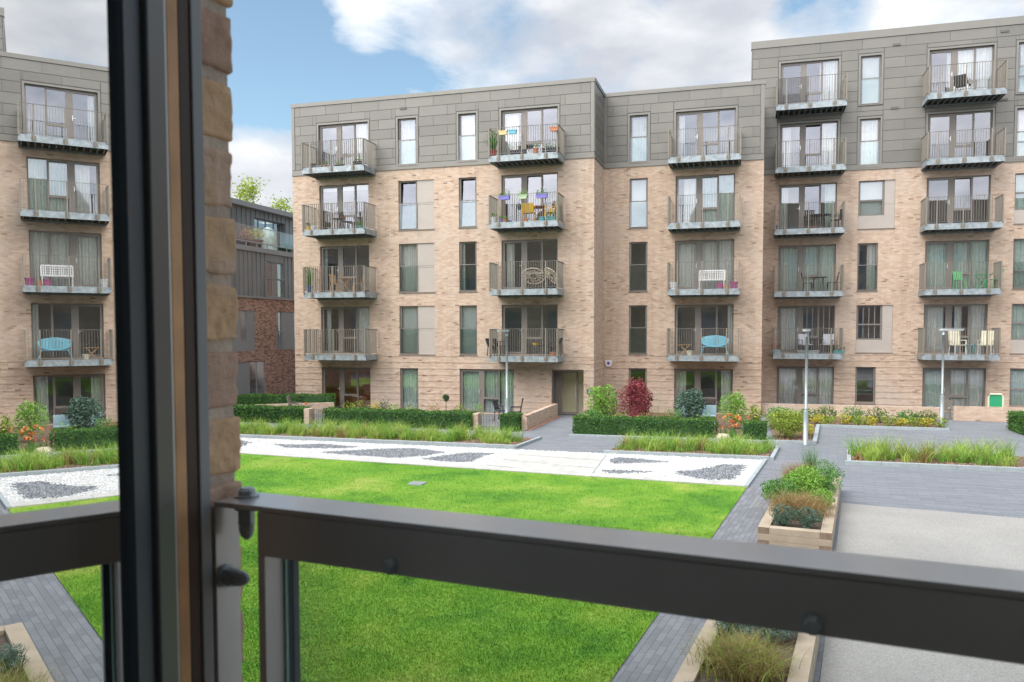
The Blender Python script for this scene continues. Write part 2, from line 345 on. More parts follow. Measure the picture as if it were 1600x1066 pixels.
def curtains(win, spec, X0, X1, Z0, Z1, Y):
    W = X1-X0
    for it in (spec or '').split():
        cm = 'curtain'; ty = it
        if ty[0] == 'g': cm = 'greencurtain'; ty = ty[1:]
        if ty[0] == 'b':       # blind, fraction of the height from the top
            k = float(ty[1:]); b = MB(); b.quad((X0, Y+.24, Z1-(Z1-Z0)*k), (X1, Y+.24, Z1-(Z1-Z0)*k), (X1, Y+.24, Z1), (X0, Y+.24, Z1)); b.build('blind', 'blind', win)
        elif ty[0] == 'v':     # vertical slats
            a0, a1 = [float(q) for q in ty[1:].split('-')]; b = MB(); x = X0+W*a0
            while x < X0+W*a1: b.box(x, x+.035, Y+.24, Y+.245, Z0, Z1); x += .26
            b.build('blind', 'white', win)
        else:
            a0, a1 = [float(q) for q in ty[1:].split('-')]; b = MB(); curtain(b, X0+W*a0, X0+W*a1, Z0+.01, Z1-.02, Y+.27); b.build('curtain', cm, win)
def door_window(par, X0, X1, Z0, Z1, Y, spec, tilt=0, room='room', handle=True):
    """three-part balcony glazing: door leaf, middle light with transom, fixed light"""
    W = X1-X0; y0, y1 = Y+.10, Y+.17; b = MB(); t = .055
    fbar(b, X0, X1, y0, y1, Z1-t, Z1); fbar(b, X0, X1, y0, y1, Z0, Z0+.05)
    fbar(b, X0, X0+t, y0, y1, Z0+.05, Z1-t); fbar(b, X1-t, X1, y0, y1, Z0+.05, Z1-t)
    ma, mb, mc = X0+W*.375, X0+W*.44, X0+W*.715
    fbar(b, ma, mb, y0-.003, y1, Z0+.05, Z1-t); fbar(b, mc, mc+.05, y0, y1, Z0+.05, Z1-t)
    # door leaf sub-frame
    a, c = X0+t, ma; s = .07
    fbar(b, a, a+s, y0-.008, y1-.01, Z0+.05, Z1-t); fbar(b, c-s, c, y0-.008, y1-.01, Z0+.05, Z1-t); fbar(b, a+s, c-s, y0-.008, y1-.01, Z1-t-s, Z1-t); fbar(b, a+s, c-s, y0-.008, y1-.01, Z0+.05, Z0+.05+s+.03)
    zt = Z1-(Z1-Z0)*.66; fbar(b, mb, mc, y0-.004, y1, zt-.05, zt+.05)
    s2 = .035
    fbar(b, mb, mb+s2, y0-.012, y1-.01, zt+.05, Z1-t); fbar(b, mc-s2, mc, y0-.012, y1-.01, zt+.05, Z1-t); fbar(b, mb+s2, mc-s2, y0-.012, y1-.01, Z1-t-s2, Z1-t)
    win = b.build('balcony_door', 'frame', par)
    p = MB(); yg = Y+.135
    pane(p, a+s, c-s, Z0+.14, Z1-t-s, yg); pane(p, mb+s2, mc-s2, zt+.05, Z1-t-s2, yg-.01, tilt); pane(p, mb, mc, Z0+.05, zt-.05, yg); pane(p, mc+.05, X1-t, Z0+.05, Z1-t, yg)
    p.build('pane', 'glass', win)
    if handle:
        h = MB(); h.bar((c-s/2, y0-.05, (Z0+Z1)/2-.13), (c-s/2, y0-.05, (Z0+Z1)/2+.09), .025, .02); h.bar((c-s/2, y0-.05, (Z0+Z1)/2-.02), (c-s/2-.12, y0-.05, (Z0+Z1)/2-.02), .022); h.build('handle', 'handle', win)
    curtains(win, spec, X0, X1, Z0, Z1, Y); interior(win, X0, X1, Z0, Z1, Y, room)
    return win
def narrow_window(par, X0, X1, Z0, Z1, Y, spec, tilt=0, guard=True, panel=None, bottompanel=0, room='room', tz=.47):
    b = MB(); y0, y1 = Y+.09, Y+.16; t = .06; P0 = X1
    if panel: X1p = X1; X1 = panel
    Zb = Z0+bottompanel
    fbar(b, X0, X1, y0, y1, Z1-t, Z1); fbar(b, X0, X1, y0, y1, Zb, Zb+t); fbar(b, X0, X0+t, y0, y1, Zb+t, Z1-t); fbar(b, X1-t, X1, y0, y1, Zb+t, Z1-t)
    if X1-X0 > 1.3: fbar(b, X0+t, X1-t, y0-.003, y1, Zb+.75, Zb+.83)
    else:
        s = .03
        fbar(b, X0+t, X0+t+s, y0-.01, y1-.02, Zb+t, Z1-t); fbar(b, X1-t-s, X1-t, y0-.01, y1-.02, Zb+t, Z1-t)
    if bottompanel and bottompanel > .3 and X1-X0 < 1.3: fbar(b, X0+t, X1-t, y0-.005, y1, Z1-(Z1-Zb)*.58, Z1-(Z1-Zb)*.58+.07)
    if not panel: fbar(b, X0-.03, X1+.03, Y-.035, Y+.089, Z0-.05, Z0-.002)
    else: fbar(b, X0-.03, X1p+.03, Y-.035, Y+.089, Z0-.05, Z0-.002)
    win = b.build('window', 'frame', par)
    p = MB(); pane(p, X0+t, X1-t, Zb+t, Z1-t, Y+.125, tilt); p.build('pane', 'glass', win)
    if panel or bottompanel:
        if panel:
            for za, zb_ in (((Z0+Z1)/2+.005, Z1), (Z0, (Z0+Z1)/2-.005)):
                q = MB(); q.box(X1+.002, X1p-.002, Y+.05, Y+.12, za, zb_); q.build('panel', 'panel', win)
        if bottompanel: q = MB(); q.box(X0, X1, Y+.05, Y+.12, Z0, Zb-.004); q.build('panel', 'panel', win)
    if guard and not bottompanel:
        g = MB(); zg = Z0+(Z1-Z0)*(1-tz)
        g.box(X0+.02, X1-.02, Y+.015, Y+.04, zg, zg+.035); g.box(X0+.02, X1-.02, Y+.015, Y+.04, Z0+.03, Z0+.05); g.box(X0, X0+.03, Y+.01, Y+.045, Z0, zg+.03); g.box(X1-.03, X1, Y+.01, Y+.045, Z0, zg+.03)
        if panel: g.box(X1, X1p, Y+.042, Y+.048, zg+.01, zg+.02)
        gr = g.build('guard_rail', 'frame', win); p = MB(); p.quad((X0+.03, Y+.028, Z0+.05), (X1-.03, Y+.028, Z0+.05), (X1-.03, Y+.028, zg), (X0+.03, Y+.028, zg)); p.build('guard_pane', 'guard', win)
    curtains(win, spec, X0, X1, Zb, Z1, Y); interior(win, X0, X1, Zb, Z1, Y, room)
    return win
BD = 1.3
def balcony(par, X0, X1, Y, zt):
    b = MB(); yf = Y-BD; zb = zt-.27
    b.box(X0, X1, yf, yf+.012, zb, zt); b.box(X0, X1, yf+.012, yf+.07, zb, zb+.012); b.box(X0, X1, yf+.012, yf+.07, zt-.012, zt)
    for x in (X0, X1-.012): b.box(x, x+.012, yf+.072, Y, zb, zt)
    bal = b.build('balcony', 'galv', par)
    d = MB(); n = 13
    d.box(X0+.014, X1-.014, yf+.072, Y, zt-.09, zt-.02)
    for i in range(n):
        x = X0+.08+(X1-X0-.2)*i/(n-1); d.box(x, x+.05, yf+.074, Y-.002, zb+.02, zt-.092)
    d.box(X0+.1, X1-.1, Y-.16, Y-.003, zb-.06, zb+.018)
    d.build('deck', 'soffit', bal)
    r = MB(); zr = zt+1.22; x0, x1 = X0+.03, X1-.03; yr = yf-.02
    r.box(x0, x1, yr-.025, yr+.025, zr-.012, zr); r.box(x0, x1, yr-.02, yr+.02, zt+.06, zt+.072)
    nb = int((x1-x0)/.105)
    for i in range(1, nb):
        x = x0+(x1-x0)*i/nb; r.box(x-.006, x+.006, yr-.018, yr+.018, zt+.072, zr-.012)
    for xs, sg in ((x0, 1), (x1, -1)):
        r.box(xs-.025, xs+.025, yr+.026, Y-.01, zr-.012, zr); r.box(xs-.02, xs+.02, yr+.021, Y-.01, zt+.06, zt+.072)
        ns = 11
        for i in range(1, ns):
            y = yr+(Y-yr)*i/ns; r.box(xs-.02, xs+.02, y-.005, y+.005, zt+.072, zr-.012)
        r.box(xs-.028, xs+.028, yr-.03, yr+.024, zt-.05, zr-.0125)
    ra = r.build('railing', 'rail', bal)
    for f in (.145, .485, .83):
        p = MB(); x = X0+(X1-X0)*f; p.box(x-.025, x+.025, yr-.034, yr-.0255, zb+.02, zr+.003); p.box(x-.09, x+.09, yf-.012, yf-.001, zb+.05, zt-.04)
        for sx in (-.06, .06):
            p.tube([(x+sx, yf-.03, zb+.14), (x+sx, yf-.008, zb+.14)], .018, 6)
        p.build('post', 'rail', bal)
    return bal
def cladding(par, X0, X1, Z0, Z1, Y, holes, phase=0, pitch=.465, L=1.42, band=.25, cope=.16, leftcol=.18, rightcol=.18):
    """zinc panels in running bond, standing 14 mm proud, with open seams between"""
    b = MB(); t = .014; g = .011
    hs = [(h[0]-.12, h[1]+.12, h[2]-.10, h[3]+.12) for h in holes]
    def put(a, c, z0, z1):
        rects = [(a, c, z0, z1)]
        for h in hs:
            out = []
            for r0, r1, q0, q1 in rects:
                if h[0] >= r1 or h[1] <= r0 or h[2] >= q1 or h[3] <= q0: out.append((r0, r1, q0, q1)); continue
                if h[0] > r0: out.append((r0, h[0], q0, q1))
                if h[1] < r1: out.append((h[1], r1, q0, q1))
                m0, m1 = max(r0, h[0]), min(r1, h[1])
                if h[3] < q1: out.append((m0, m1, h[3], q1))
                if h[2] > q0: out.append((m0, m1, q0, h[2]))
            rects = out
        for r0, r1, q0, q1 in rects:
            if r1-r0 > .05 and q1-q0 > .05: b.box(r0+g*.6, r1-g*.6, Y-t, Y, q0+g, q1-g)
    z = Z1-cope; k = 0; zb = Z0+band
    while z-pitch*.45 > zb:
        z2 = max(z-pitch, zb)
        if z2-zb < pitch*.4: z2 = zb
        x = X0+leftcol-L+((k+phase) % 2)*L/2+.3
        while x < X1-rightcol:
            a, c = max(x, X0+leftcol), min(x+L, X1-rightcol)
            # clip rows at window heads so panels meet the rims
            if c-a > .03: put(a, c, z2, z)
            x += L
        z = z2; k += 1
    o = b.build('cladding', 'clad', par)
    tr = MB()
    tr.box(X0-.03, X1+.03, Y-.05, Y+.3, Z1-cope+.005, Z1+.02); tr.box(X0-.01, X1+.01, Y-.045, Y-.0005, Z0-.02, Z0+.05); tr.box(X0, X1, Y-.02, Y-.0005, Z0+.055, Z0+band-.015)
    if leftcol: tr.box(X0+.004, X0+leftcol-.015, Y-.028, Y-.0005, Z0+band, Z1-cope)
    if rightcol: tr.box(X1-rightcol+.015, X1-.004, Y-.028, Y-.0005, Z0+band, Z1-cope)
    for h in holes:
        a0, a1, q0, q1 = h; w = .085
        tr.box(a0-w, a0, Y-.024, Y+.01, q0-.03, q1+w); tr.box(a1, a1+w, Y-.024, Y+.01, q0-.03, q1+w); tr.box(a0+.0005, a1-.0005, Y-.024, Y+.01, q1+.001, q1+w-.0005)
        tr.box(a0+.001, a1-.001, Y-.03, Y+.088, q0-.045, q0-.001)
    tr.build('cladding_trim', 'trim', par)
def bands(b, X0, X1, Y, holes, ax='y', ztop=2.72):
    z = .30; P = .30
    while z <= ztop+.01:
        segs = [(X0, X1)]
        for h in holes:
            if h[2] < z+.07 and h[3] > z:
                ns = []
                for s0, s1 in segs:
                    if h[0] < s1 and h[1] > s0:
                        if h[0] > s0: ns.append((s0, h[0]))
                        if h[1] < s1: ns.append((h[1], s1))
                    else: ns.append((s0, s1))
                segs = ns
        for s0, s1 in segs:
            if ax == 'y': b.box(s0, s1, Y-.013, Y+.01, z, z+.074)
            else: b.box(Y-.01, Y+.013, s0, s1, z, z+.074)
        z += P
# ================================================================ BUILDINGS
HEADS = [2.12, 5.13, 8.13, 11.13, 14.09, 17.07]
DH = 2.33
YA, YB, YC = 36.13, 38.72, 42.55
XA0, XA1, XB1, XC0, XC1 = -21.9, -6.6, .72, .15, 24.0
bld = empty('apartment_building', (-10, 36.2, 0), label='long five-storey buff brick apartment block with dark zinc top floor', cat='building')
bld2 = empty('apartment_building', (8, 42.6, 0), label='taller six-storey buff brick block at right with two zinc-clad top floors', cat='building')
# parented parts keep world coordinates through the inverse of the empty's location
def fix_parent(root):
    inv = Matrix.Translation(-root.location)
    for o in bpy.data.objects:
        if o.parent == root: o.matrix_parent_inverse = inv
Z = lambda r: (HEADS[r]-DH if r else .04, HEADS[r])
A0 = (-20.41, -17.73); A1 = (-10.96, -8.28); W1 = (-16.15, -15.19); W2 = (-13.06, -12.18); Bd = (-3.22, -.54); W3 = (-5.38, -4.51)
C3 = (1.53, 4.215); C4 = (8.18, 10.89); W4 = (5.19, 6.11); W5 = (11.88, 13.5)
C5 = (15.0, 17.7); PW1 = -14.31; PW4 = 6.82
BIG0 = (-13.07, -10.38); ENT = (-8.57, -7.07)
WB = 12.0  # door heights
def narrowZ(r): return (HEADS[r]-(2.2 if r >= 4 else 2.33), HEADS[r])
holesA, holesB, holesC = {}, [], []
hb, hm = [], []
for r in range(5):
    L = hm if r == 4 else hb
    L.append((*A0, *Z(r)))
    if r: L.append((*A1, *Z(r)))
    z0, z1 = narrowZ(r) if r else Z(0)
    L.append((W1[0], W1[1] if r in (0, 4) else PW1, z0, z1))
    if r: L.append((*W2, z0, z1))
hb += [(*BIG0, *Z(0)), (ENT[0], ENT[1], .0, 2.14)]
b = MB(); wall_grid(b, 'y', YA, XA0, XA1, 0, 11.7, hb, .1); bands(b, XA0, XA1, YA, hb)
b.quad((XA0, YA, 0), (XA0, 52, 0), (XA0, 52, 11.7), (XA0, YA, 11.7)); b.quad((XA1, YA, 0), (XA1, YB, 0), (XA1, YB, 11.7), (XA1, YA, 11.7)); bands(b, YA, YB, XA1, [], 'x')
hbB, hmB = [], []
for r in range(5):
    L = hmB if r == 4 else hbB; L.append((*Bd, *Z(r))); z0, z1 = narrowZ(r) if r else (.04, 2.12); L.append((*W3, z0, z1))
wall_grid(b, 'y', YB, XA1, XB1, 0, 11.7, hbB, .1); bands(b, XA1+.03, XB1, YB, hbB)
b.quad((XB1, YB, 0), (XB1, YC, 0), (XB1, YC, 11.7), (XB1, YB, 11.7))
b.build('wall', 'brick', bld)
b = MB(); wall_grid(b, 'y', YA, XA0, XA1, 11.7, 15.1, hm, .1); b.quad((XA0, YA, 11.7), (XA0, 52, 11.7), (XA0, 52, 15.1), (XA0, YA, 15.1)); b.quad((XA1, YA, 11.7), (XA1, YB, 11.7), (XA1, YB, 15.1), (XA1, YA, 15.1))
wall_grid(b, 'y', YB, XA1, XB1, 11.7, 15.1, hmB, .1); b.quad((XB1, YB, 11.7), (XB1, YC, 11.7), (XB1, YC, 15.1), (XB1, YB, 15.1))
b.build('cladding_backing', 'cladbase', bld)
cladding(bld, XA0, XA1, 11.7, 15.2, YA, hm, 0)
cladding(bld, XA1, XB1, 11.7, 15.2, YB, hmB, 1, leftcol=.14)
b = MB()  # return of the projecting wing: panels facing right
z = 15.04
while z > 12.1:
    z2 = max(z-.465, 11.95); b.box(XA1, XA1+.014, YA+.16, YB-.03, z2+.011, z-.011); z = z2
b.box(XA1+.001, XA1+.03, YA+.0, YA+.145, 11.95, 15.04); b.box(XA1+.001, XA1+.05, YA, YB-.052, 15.045, 15.22); b.box(XA1+.001, XA1+.045, YA, YB-.046, 11.68, 11.75); b.box(XA1+.001, XA1+.02, YA, YB-.03, 11.755, 11.93)
b.build('cladding', 'clad', bld)
b = MB(); b.box(XA0+.3, XA1-.3, YA+.3, 52, 14.9, 15.0); b.box(XA1-.3, XB1-.3, YB+.3, 52, 14.9, 15.0); b.build('roof', 'cladbase', bld)
SPA0 = {0: '', 1: 'c.72-.97 gc.08-.16', 2: 'c.02-.09', 3: 'b.12', 4: 'c.72-1'}
SPA1 = {1: '', 2: 'c.06-.2', 3: '', 4: 'c.03-.3'}
SPW1 = {0: 'gc0-1', 1: 'b1', 2: 'c0-1', 3: '', 4: 'c.08-1'}
SPW2 = {1: 'b.999', 2: 'c0-.25', 3: '', 4: 'b1'}
SPB = {0: 'c.03-.2 c.8-.97', 1: 'c.9-.98', 2: 'c.02-.36 c.45-1', 3: 'c.14-.37 gc.44-.71 gc.72-1', 4: 'c.02-.14'}
SPW3 = {0: '', 1: '', 2: 'gb.3', 3: 'b.48', 4: 'c0-1'}
SPW3[2] = ''
for r in range(5):
    door_window(bld, *A0, *Z(r), YA, SPA0[r], room='reflectroom' if r == 0 else 'room')
    if r: door_window(bld, *A1, *Z(r), YA, SPA1[r], tilt=radians(3.5) if r == 3 else 0)
    z0, z1 = narrowZ(r) if r else Z(0)
    if r in (0, 4): narrow_window(bld, *W1, z0, z1, YA, SPW1[r], guard=r > 0)
    else: narrow_window(bld, W1[0], PW1, z0, z1, YA, SPW1[r], panel=W1[1], tilt=radians(3.5) if r == 3 else 0)
    if r: narrow_window(bld, *W2, z0, z1, YA, SPW2[r], tilt=radians(3.5) if r == 3 else 0)
    door_window(bld, *Bd, *Z(r), YB, SPB[r], tilt=radians(3.5) if r == 3 else 0)
    z0, z1 = narrowZ(r) if r else (.04, 2.12)
    narrow_window(bld, *W3, z0, z1, YB, SPW3[r], guard=r > 0)
door_window(bld, *BIG0, *Z(0), YA, 'gc.02-.37 gc.44-.72 gc.74-1')
# entrance
b = MB(); yd = YA+.75
b.box(ENT[0], ENT[0]+.02, YA+.1, yd, 0, 2.14); b.box(ENT[1]-.02, ENT[1], YA+.1, yd, 0, 2.14); b.box(ENT[0]+.02, ENT[1]-.02, YA+.1, yd, 2.06, 2.14)
for x in (ENT[0]+.02, ENT[0]+.25, ENT[0]+1.02, ENT[1]-.10): b.box(x, x+.08, yd, yd+.07, .0, 2.06)
b.box(ENT[0]+.1, ENT[0]+.25, yd, yd+.05, 0, 2.06); b.box(ENT[0]+.33, ENT[0]+1.02, yd+.001, yd+.069, 1.97, 2.05); b.box(ENT[0]+.33, ENT[0]+1.02, yd+.001, yd+.069, 0.01, .12)
ed = b.build('entrance_door', 'frame', bld)
p = MB(); pane(p, ENT[0]+.33, ENT[0]+1.02, .12, 1.97, yd+.03); pane(p, ENT[0]+1.10, ENT[1]-.1, .02, 2.06, yd+.03); p.build('pane', 'cleanglass', ed)
h = MB(); h.bar((ENT[0]+.98, yd-.06, .8), (ENT[0]+.98, yd-.06, 1.4), .03); h.build('handle', 'handle', ed)
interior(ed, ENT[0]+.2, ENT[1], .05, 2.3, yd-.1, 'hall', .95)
# balconies
balX = {}
def addbal(root, key, pl, pr, Y, rows, v=540):
    X0, X1 = XatY(pl, Y-BD, v), XatY(pr, Y-BD, v); balX[key] = (X0, X1)
    for r in rows: balcony(root, X0, X1, Y, HEADS[r]-DH)
addbal(bld, 'A0', 475.3, 571.6, YA, (1, 2, 3, 4)); addbal(bld, 'A1', 764.5, 871.6, YA, (1, 2, 3, 4)); addbal(bld, 'B', 1041.6, 1154.8, YB, (1, 2, 3, 4))
# taller block
hc, hz = [], []
for r in range(6):
    L = hz if r >= 4 else hc
    z0, z1 = Z(r)
    L += [(*C3, z0, z1), (*C4, z0, z1), (*C5, z0, z1)]
    n0, n1 = (HEADS[r]-2.3, HEADS[r]) if r else (.35, 2.12)
    L.append((W4[0], PW4 if r in (1, 3) else W4[1], n0, n1)); L.append((*W5, n0, n1))
b = MB(); wall_grid(b, 'y', YC, XC0, XC1, 0, 11.68, hc, .1); bands(b, XB1, XC1, YC, hc); b.quad((XC1, YC, 0), (XC1, 56, 0), (XC1, 56, 11.68), (XC1, YC, 11.68)); b.build('wall', 'brick', bld2)
b = MB(); wall_grid(b, 'y', YC, XC0, XC1, 11.68, 18.15, hz, .1); b.quad((XC0, YC, 11.68), (XC0, 56, 11.68), (XC0, 56, 18.15), (XC0, YC, 18.15)); b.box(XC0+.3, XC1, YC+.3, 56, 17.9, 18.0); b.build('cladding_backing', 'cladbase', bld2)
cladding(bld2, XC0, XC1, 11.68, 18.22, YC, hz, 1, pitch=.49, L=1.9, cope=.34, leftcol=.05, rightcol=0)
S3 = {0: 'c.02-1', 1: 'c.03-.35 v.42-1', 2: 'gc.02-1', 3: 'gc.03-.16 gc.8-1', 4: 'c.02-.2 c.7-1', 5: 'c.68-1'}
S4 = {0: 'gc.02-.36 c.42-1', 1: 'c.02-.34 c.5-.62 c.72-1', 2: 'gc.02-.36 gc.44-1', 3: '', 4: '', 5: 'c.3-1'}
SW4 = {0: '', 1: 'v.05-1', 2: 'c.5-.95', 3: 'b.999', 4: 'c0-1', 5: 'b1'}
for r in range(6):
    door_window(bld2, *C3, *Z(r), YC, S3[r], tilt=radians(3.5) if r in (3, 4) else 0)
    door_window(bld2, *C4, *Z(r), YC, S4[r], tilt=radians(3.5) if r in (3,) else 0)
    n0, n1 = (HEADS[r]-2.3, HEADS[r]) if r else (.35, 2.12)
    if r in (1, 3): narrow_window(bld2, W4[0], PW4, n0, n1, YC, SW4[r], panel=6.36, bottompanel=.62)
    else: narrow_window(bld2, *W4, n0, n1, YC, SW4[r], guard=r > 0)
    narrow_window(bld2, *W5, n0, n1, YC, 'gc0-1' if r < 4 else 'c.1-1', guard=r > 0, bottompanel=.62 if r in (1, 3) else 0)
addbal(bld2, 'C3', 1208.2, 1317.2, YC, (1, 2, 3, 4, 5)); addbal(bld2, 'C4', 1441.8, 1563, YC, (1, 2, 3, 4, 5))
# small wall vents
b = MB()
for (u, v, Y) in ((630, 169.5, YA),): x, _, z = aY(u, v, Y); b.box(x-.16, x+.16, Y-.05, Y-.0142, z-.05, z+.05)
b.build('vent', 'cladbase', bld)
b = MB()
for (u, v) in ((1401, 70), (1570, 49), (1398, 169), (1568, 156)): x, _, z = aY(u, v, YC); b.box(x-.17, x+.17, YC-.05, YC-.0142, z-.05, z+.05)
b.build('vent', 'cladbase', bld2)
# privacy screen on the top balcony of the taller block
sx0, sx1 = balX['C3'][0]+.05, balX['C3'][0]+1.45
b = MB(); b.quad((sx0, YC-BD-.05, 14.76), (sx1, YC-BD-.05, 14.76), (sx1, YC-BD-.05, 15.94), (sx0, YC-BD-.05, 15.94))
mt['screen'] = glass_mat('screen_mesh', .05, (.62, .60, .58), (.5, .5, .5), .4)
o = b.build('privacy_screen', 'screen'); tag(o, 'translucent mesh privacy screen on the left half of the topmost balcony', 'screen')
fix_parent(bld); fix_parent(bld2)
# alarm box and door sign
al = empty('alarm_box', (-6.34, YB, 2.34), label='white alarm box with dark blue centre on the brick wall', cat='alarm box')
b = MB(); pr = [(-.17, .14), (.17, .14), (.15, -.03), (.08, -.15), (-.08, -.15), (-.15, -.03)]
f = [(x, -.10, z) for x, z in pr]; k = [(x*1.12, -.032, z*1.1) for x, z in pr]; b.poly(f); n = len(pr)
for i in range(n): b.quad(f[i], f[(i+1) % n], k[(i+1) % n], k[i])
b.build('case', 'alarm', al)
b = MB(); b.tube([(0, -.125, .01), (0, -.1, .01)], .075, 14); b.build('lens', 'alarmblue', al)
sg = empty('door_number_sign', (-6.80, YA, 1.18), label='small dark slate sign with pale figures beside the entrance', cat='sign')
b = MB(); b.box(-.11, .11, -.045, -.032, -.11, .11); b.build('plate', 'signm', sg)
b = MB()
for bx in ((-.012, .012, -.07, .07), (-.035, -.012, .035, .055), (-.04, .04, -.07, -.052)): b.box(bx[0], bx[1], -.050, -.0455, bx[2], bx[3])
b.build('figure', 'white', sg)
# ---------------------------------------------------------------- dark block at the far left
DX = -27.3
d = empty('apartment_building', (DX, 45, 0), label='red-brown brick and dark grey standing-seam block behind the left corner', cat='building')
hol = [(37.4, 40.75, 2.79, 5.1), (42.9, 45.6, 2.79, 5.1), (38.2, 41.75, 0.05, 2.18), (47.5, 50, .05, 2.18), (48, 50, 2.79, 5.1)]
b = MB(); wall_grid(b, 'x', DX, 20, 62, 0, 5.88, hol, -.12); b.build('wall', 'dbrick', d)
hs = [(41.9, 43.8, 5.95, 8.04), (36.5, 38.3, 5.95, 8.04), (47, 49, 5.95, 8.04)]
b = MB(); wall_grid(b, 'x', DX, 20, 62, 5.88, 8.5, hs, -.12)
y = 20
while y < 62:
    y += .42
    if not any(h[0]-.05 < y < h[1]+.05 for h in hs): b.box(DX+.001, DX+.03, y-.009, y+.009, 5.95, 8.5)
b.build('upper_wall', 'standing', d)
b = MB(); b.box(DX-.02, DX+.08, 20, 62, 5.83, 5.93); b.box(DX-2, DX+.12, 20, 62, 8.502, 8.78); b.build('ledge', 'graypanel', d)
def side_window(par, y0, y1, z0, z1, X, spec):
    b = MB(); t = .06; x0, x1 = X-.12, X-.06
    for a in spec: b.box(x0, x1, a, a+t, z0+t, z1-t)
    b.box(x0, x1, y0, y1, z1-t, z1); b.box(x0, x1, y0, y1, z0, z0+t); b.box(x0, x1, y0, y0+t, z0+t, z1-t); b.box(x0, x1, y1-t, y1, z0+t, z1-t)
    w = b.build('window', 'dframe', par); p = MB(); p.quad((X-.09, y0, z0), (X-.09, y1, z0), (X-.09, y1, z1), (X-.09, y0, z1)); p.build('pane', 'glass', w)
    q = MB(); q.box(X-1.6, X-1.5, y0-.3, y1+.3, z0-.1, z1+.1); q.box(X-1.5, X-.13, y0-.3, y0-.2, z0-.1, z1+.1); q.box(X-1.5, X-.13, y1+.2, y1+.3, z0-.1, z1+.1); q.build('interior', 'room', w)
    return w
side_window(d, 39.4, 40.0, 2.79+.6, 5.1, DX, []); side_window(d, 42.9, 43.6, 2.79, 5.1, DX, []); side_window(d, 45.0, 45.6, 2.79, 5.1, DX, []); side_window(d, 40.2, 41.75, .05, 2.18, DX, [40.9])
side_window(d, 41.9, 43.8, 5.95, 8.04, DX, [42.7]); side_window(d, 36.5, 38.3, 5.95, 8.04, DX, [37.2]); side_window(d, 47, 49, 5.95, 8.04, DX, [48]); side_window(d, 48, 50, 2.79, 5.1, DX, [49]); side_window(d, 47.5, 50, .05, 2.18, DX, [48.5])
for q_ in ((40.0, 40.75, 2.79, 5.1), (39.4, 40.0, 2.79, 3.37), (37.4, 39.4, 2.79, 5.1), (43.6, 45.0, 2.79, 5.1), (38.2, 40.2, .05, 2.18)):
    b = MB(); b.box(DX-.11, DX-.03, *q_); b.build('panel', 'graypanel', d)
b = MB()
for y0, y1 in ((41.8, 43.95), (36.4, 38.4), (42.85, 43.65)):
    z0 = 5.97 if y0 != 42.85 else 2.85
    b.box(DX+.06, DX+.09, y0, y1, z0+1.05, z0+1.1); b.box(DX+.06, DX+.09, y0, y0+.04, z0, z0+1.05); b.box(DX+.06, DX+.09, y1-.04, y1, z0, z0+1.05); b.box(DX+.06, DX+.09, y0, y1, z0-.03, z0)
b.build('guard_rail', 'dframe', d)
# penthouse and terrace
PX = -29.0
hp = [(43.4, 46.8, 8.8, 10.9)]
b = MB(); wall_grid(b, 'x', PX, 20, 62, 8.78, 11.4, hp, -.35)
y = 20
while y < 62:
    y += .48
    if not (43.35 < y < 46.85): b.box(PX+.001, PX+.03, y-.009, y+.009, 8.8, 11.35)
    else: b.box(PX+.001, PX+.03, y-.009, y+.009, 10.92, 11.35)
b.build('penthouse_wall', 'standing', d)
b = MB(); b.box(PX-4, PX+.45, 20, 47.6, 11.33, 11.62); b.build('roof', 'graypanel', d)
b = MB(); b.hexa([(PX+.5, 47.6, 11.3), (PX+.5, 48.2, 11.3), (PX-3, 48.2, 11.3), (PX-3, 47.6, 11.3), (PX+.5, 47.5, 11.62), (PX+.5, 47.9, 11.62), (PX-3, 47.9, 11.62), (PX-3, 47.5, 11.62)])
b.hexa([(PX+.1, 48.0, 11.3), (PX+.1, 48.4, 11.3), (PX-.3, 48.4, 11.3), (PX-.3, 48.0, 11.3), (PX+.1, 47.6, 11.6), (PX+.1, 47.9, 11.6), (PX-.3, 47.9, 11.6), (PX-.3, 47.6, 11.6)]); b.build('roof_edge', 'graypanel', d)
w = side_window(d, 43.4, 46.8, 8.8, 10.9, PX-.2, [44.2, 45.0, 45.9])
b = MB()
y = 20.0
while y < 62: b.box(DX+.02, DX+.06, y, y+.05, 8.6, 9.0); y += 1.05
b.box(DX+.015, DX+.055, 20, 62, 9.0, 9.06); b.box(DX+.015, DX+.055, 20, 62, 9.90, 9.94)
tr = b.build('terrace_rail', 'lamp', d)
b = MB(); b.quad((DX+.035, 20, 9.06), (DX+.035, 62, 9.06), (DX+.035, 62, 9.9), (DX+.035, 20, 9.9)); b.build('glass_balustrade', 'guard', tr)
fix_parent(d)
# ---------------------------------------------------------------- our own building around the camera
own = empty('apartment_building', (0, 0, 0), label='buff brick building with the open window the view looks out of', cat='building')
TW, UR = .711, 1.35
SILL, HEADW = 2.7, 5.6
b = MB()   # brick outer wall, left and right of the opening, below and above, with body behind
for U0, U1, z0, z1 in ((-46, -.70, 0, 12.5), (UR, 26, 0, 16.4), (-.70, UR, 0, SILL), (-.70, UR, HEADW, 12.5)):
    b.utbox(U0, U1, .35, TW, z0, z1)
b.utbox(-4, 26, .36, TW, 12.5, 16.4)
b.utbox(-46, -45.6, -14, .35, 0, 12.5); b.utbox(25.6, 26, -14, .35, 0, 16.4)
b.utbox(-4, 25.6, -14, -13.6, 0, 16.4); b.utbox(-45.6, -4, -14, -13.6, 0, 12.5)
b.build('wall', 'brick', own)
b = MB(); b.utbox(-4, 25.6, -13.6, .36, 16.0, 16.3); b.utbox(-45.6, -4, -13.6, .35, 12.2, 12.4); b.build('roof', 'cladbase', own)
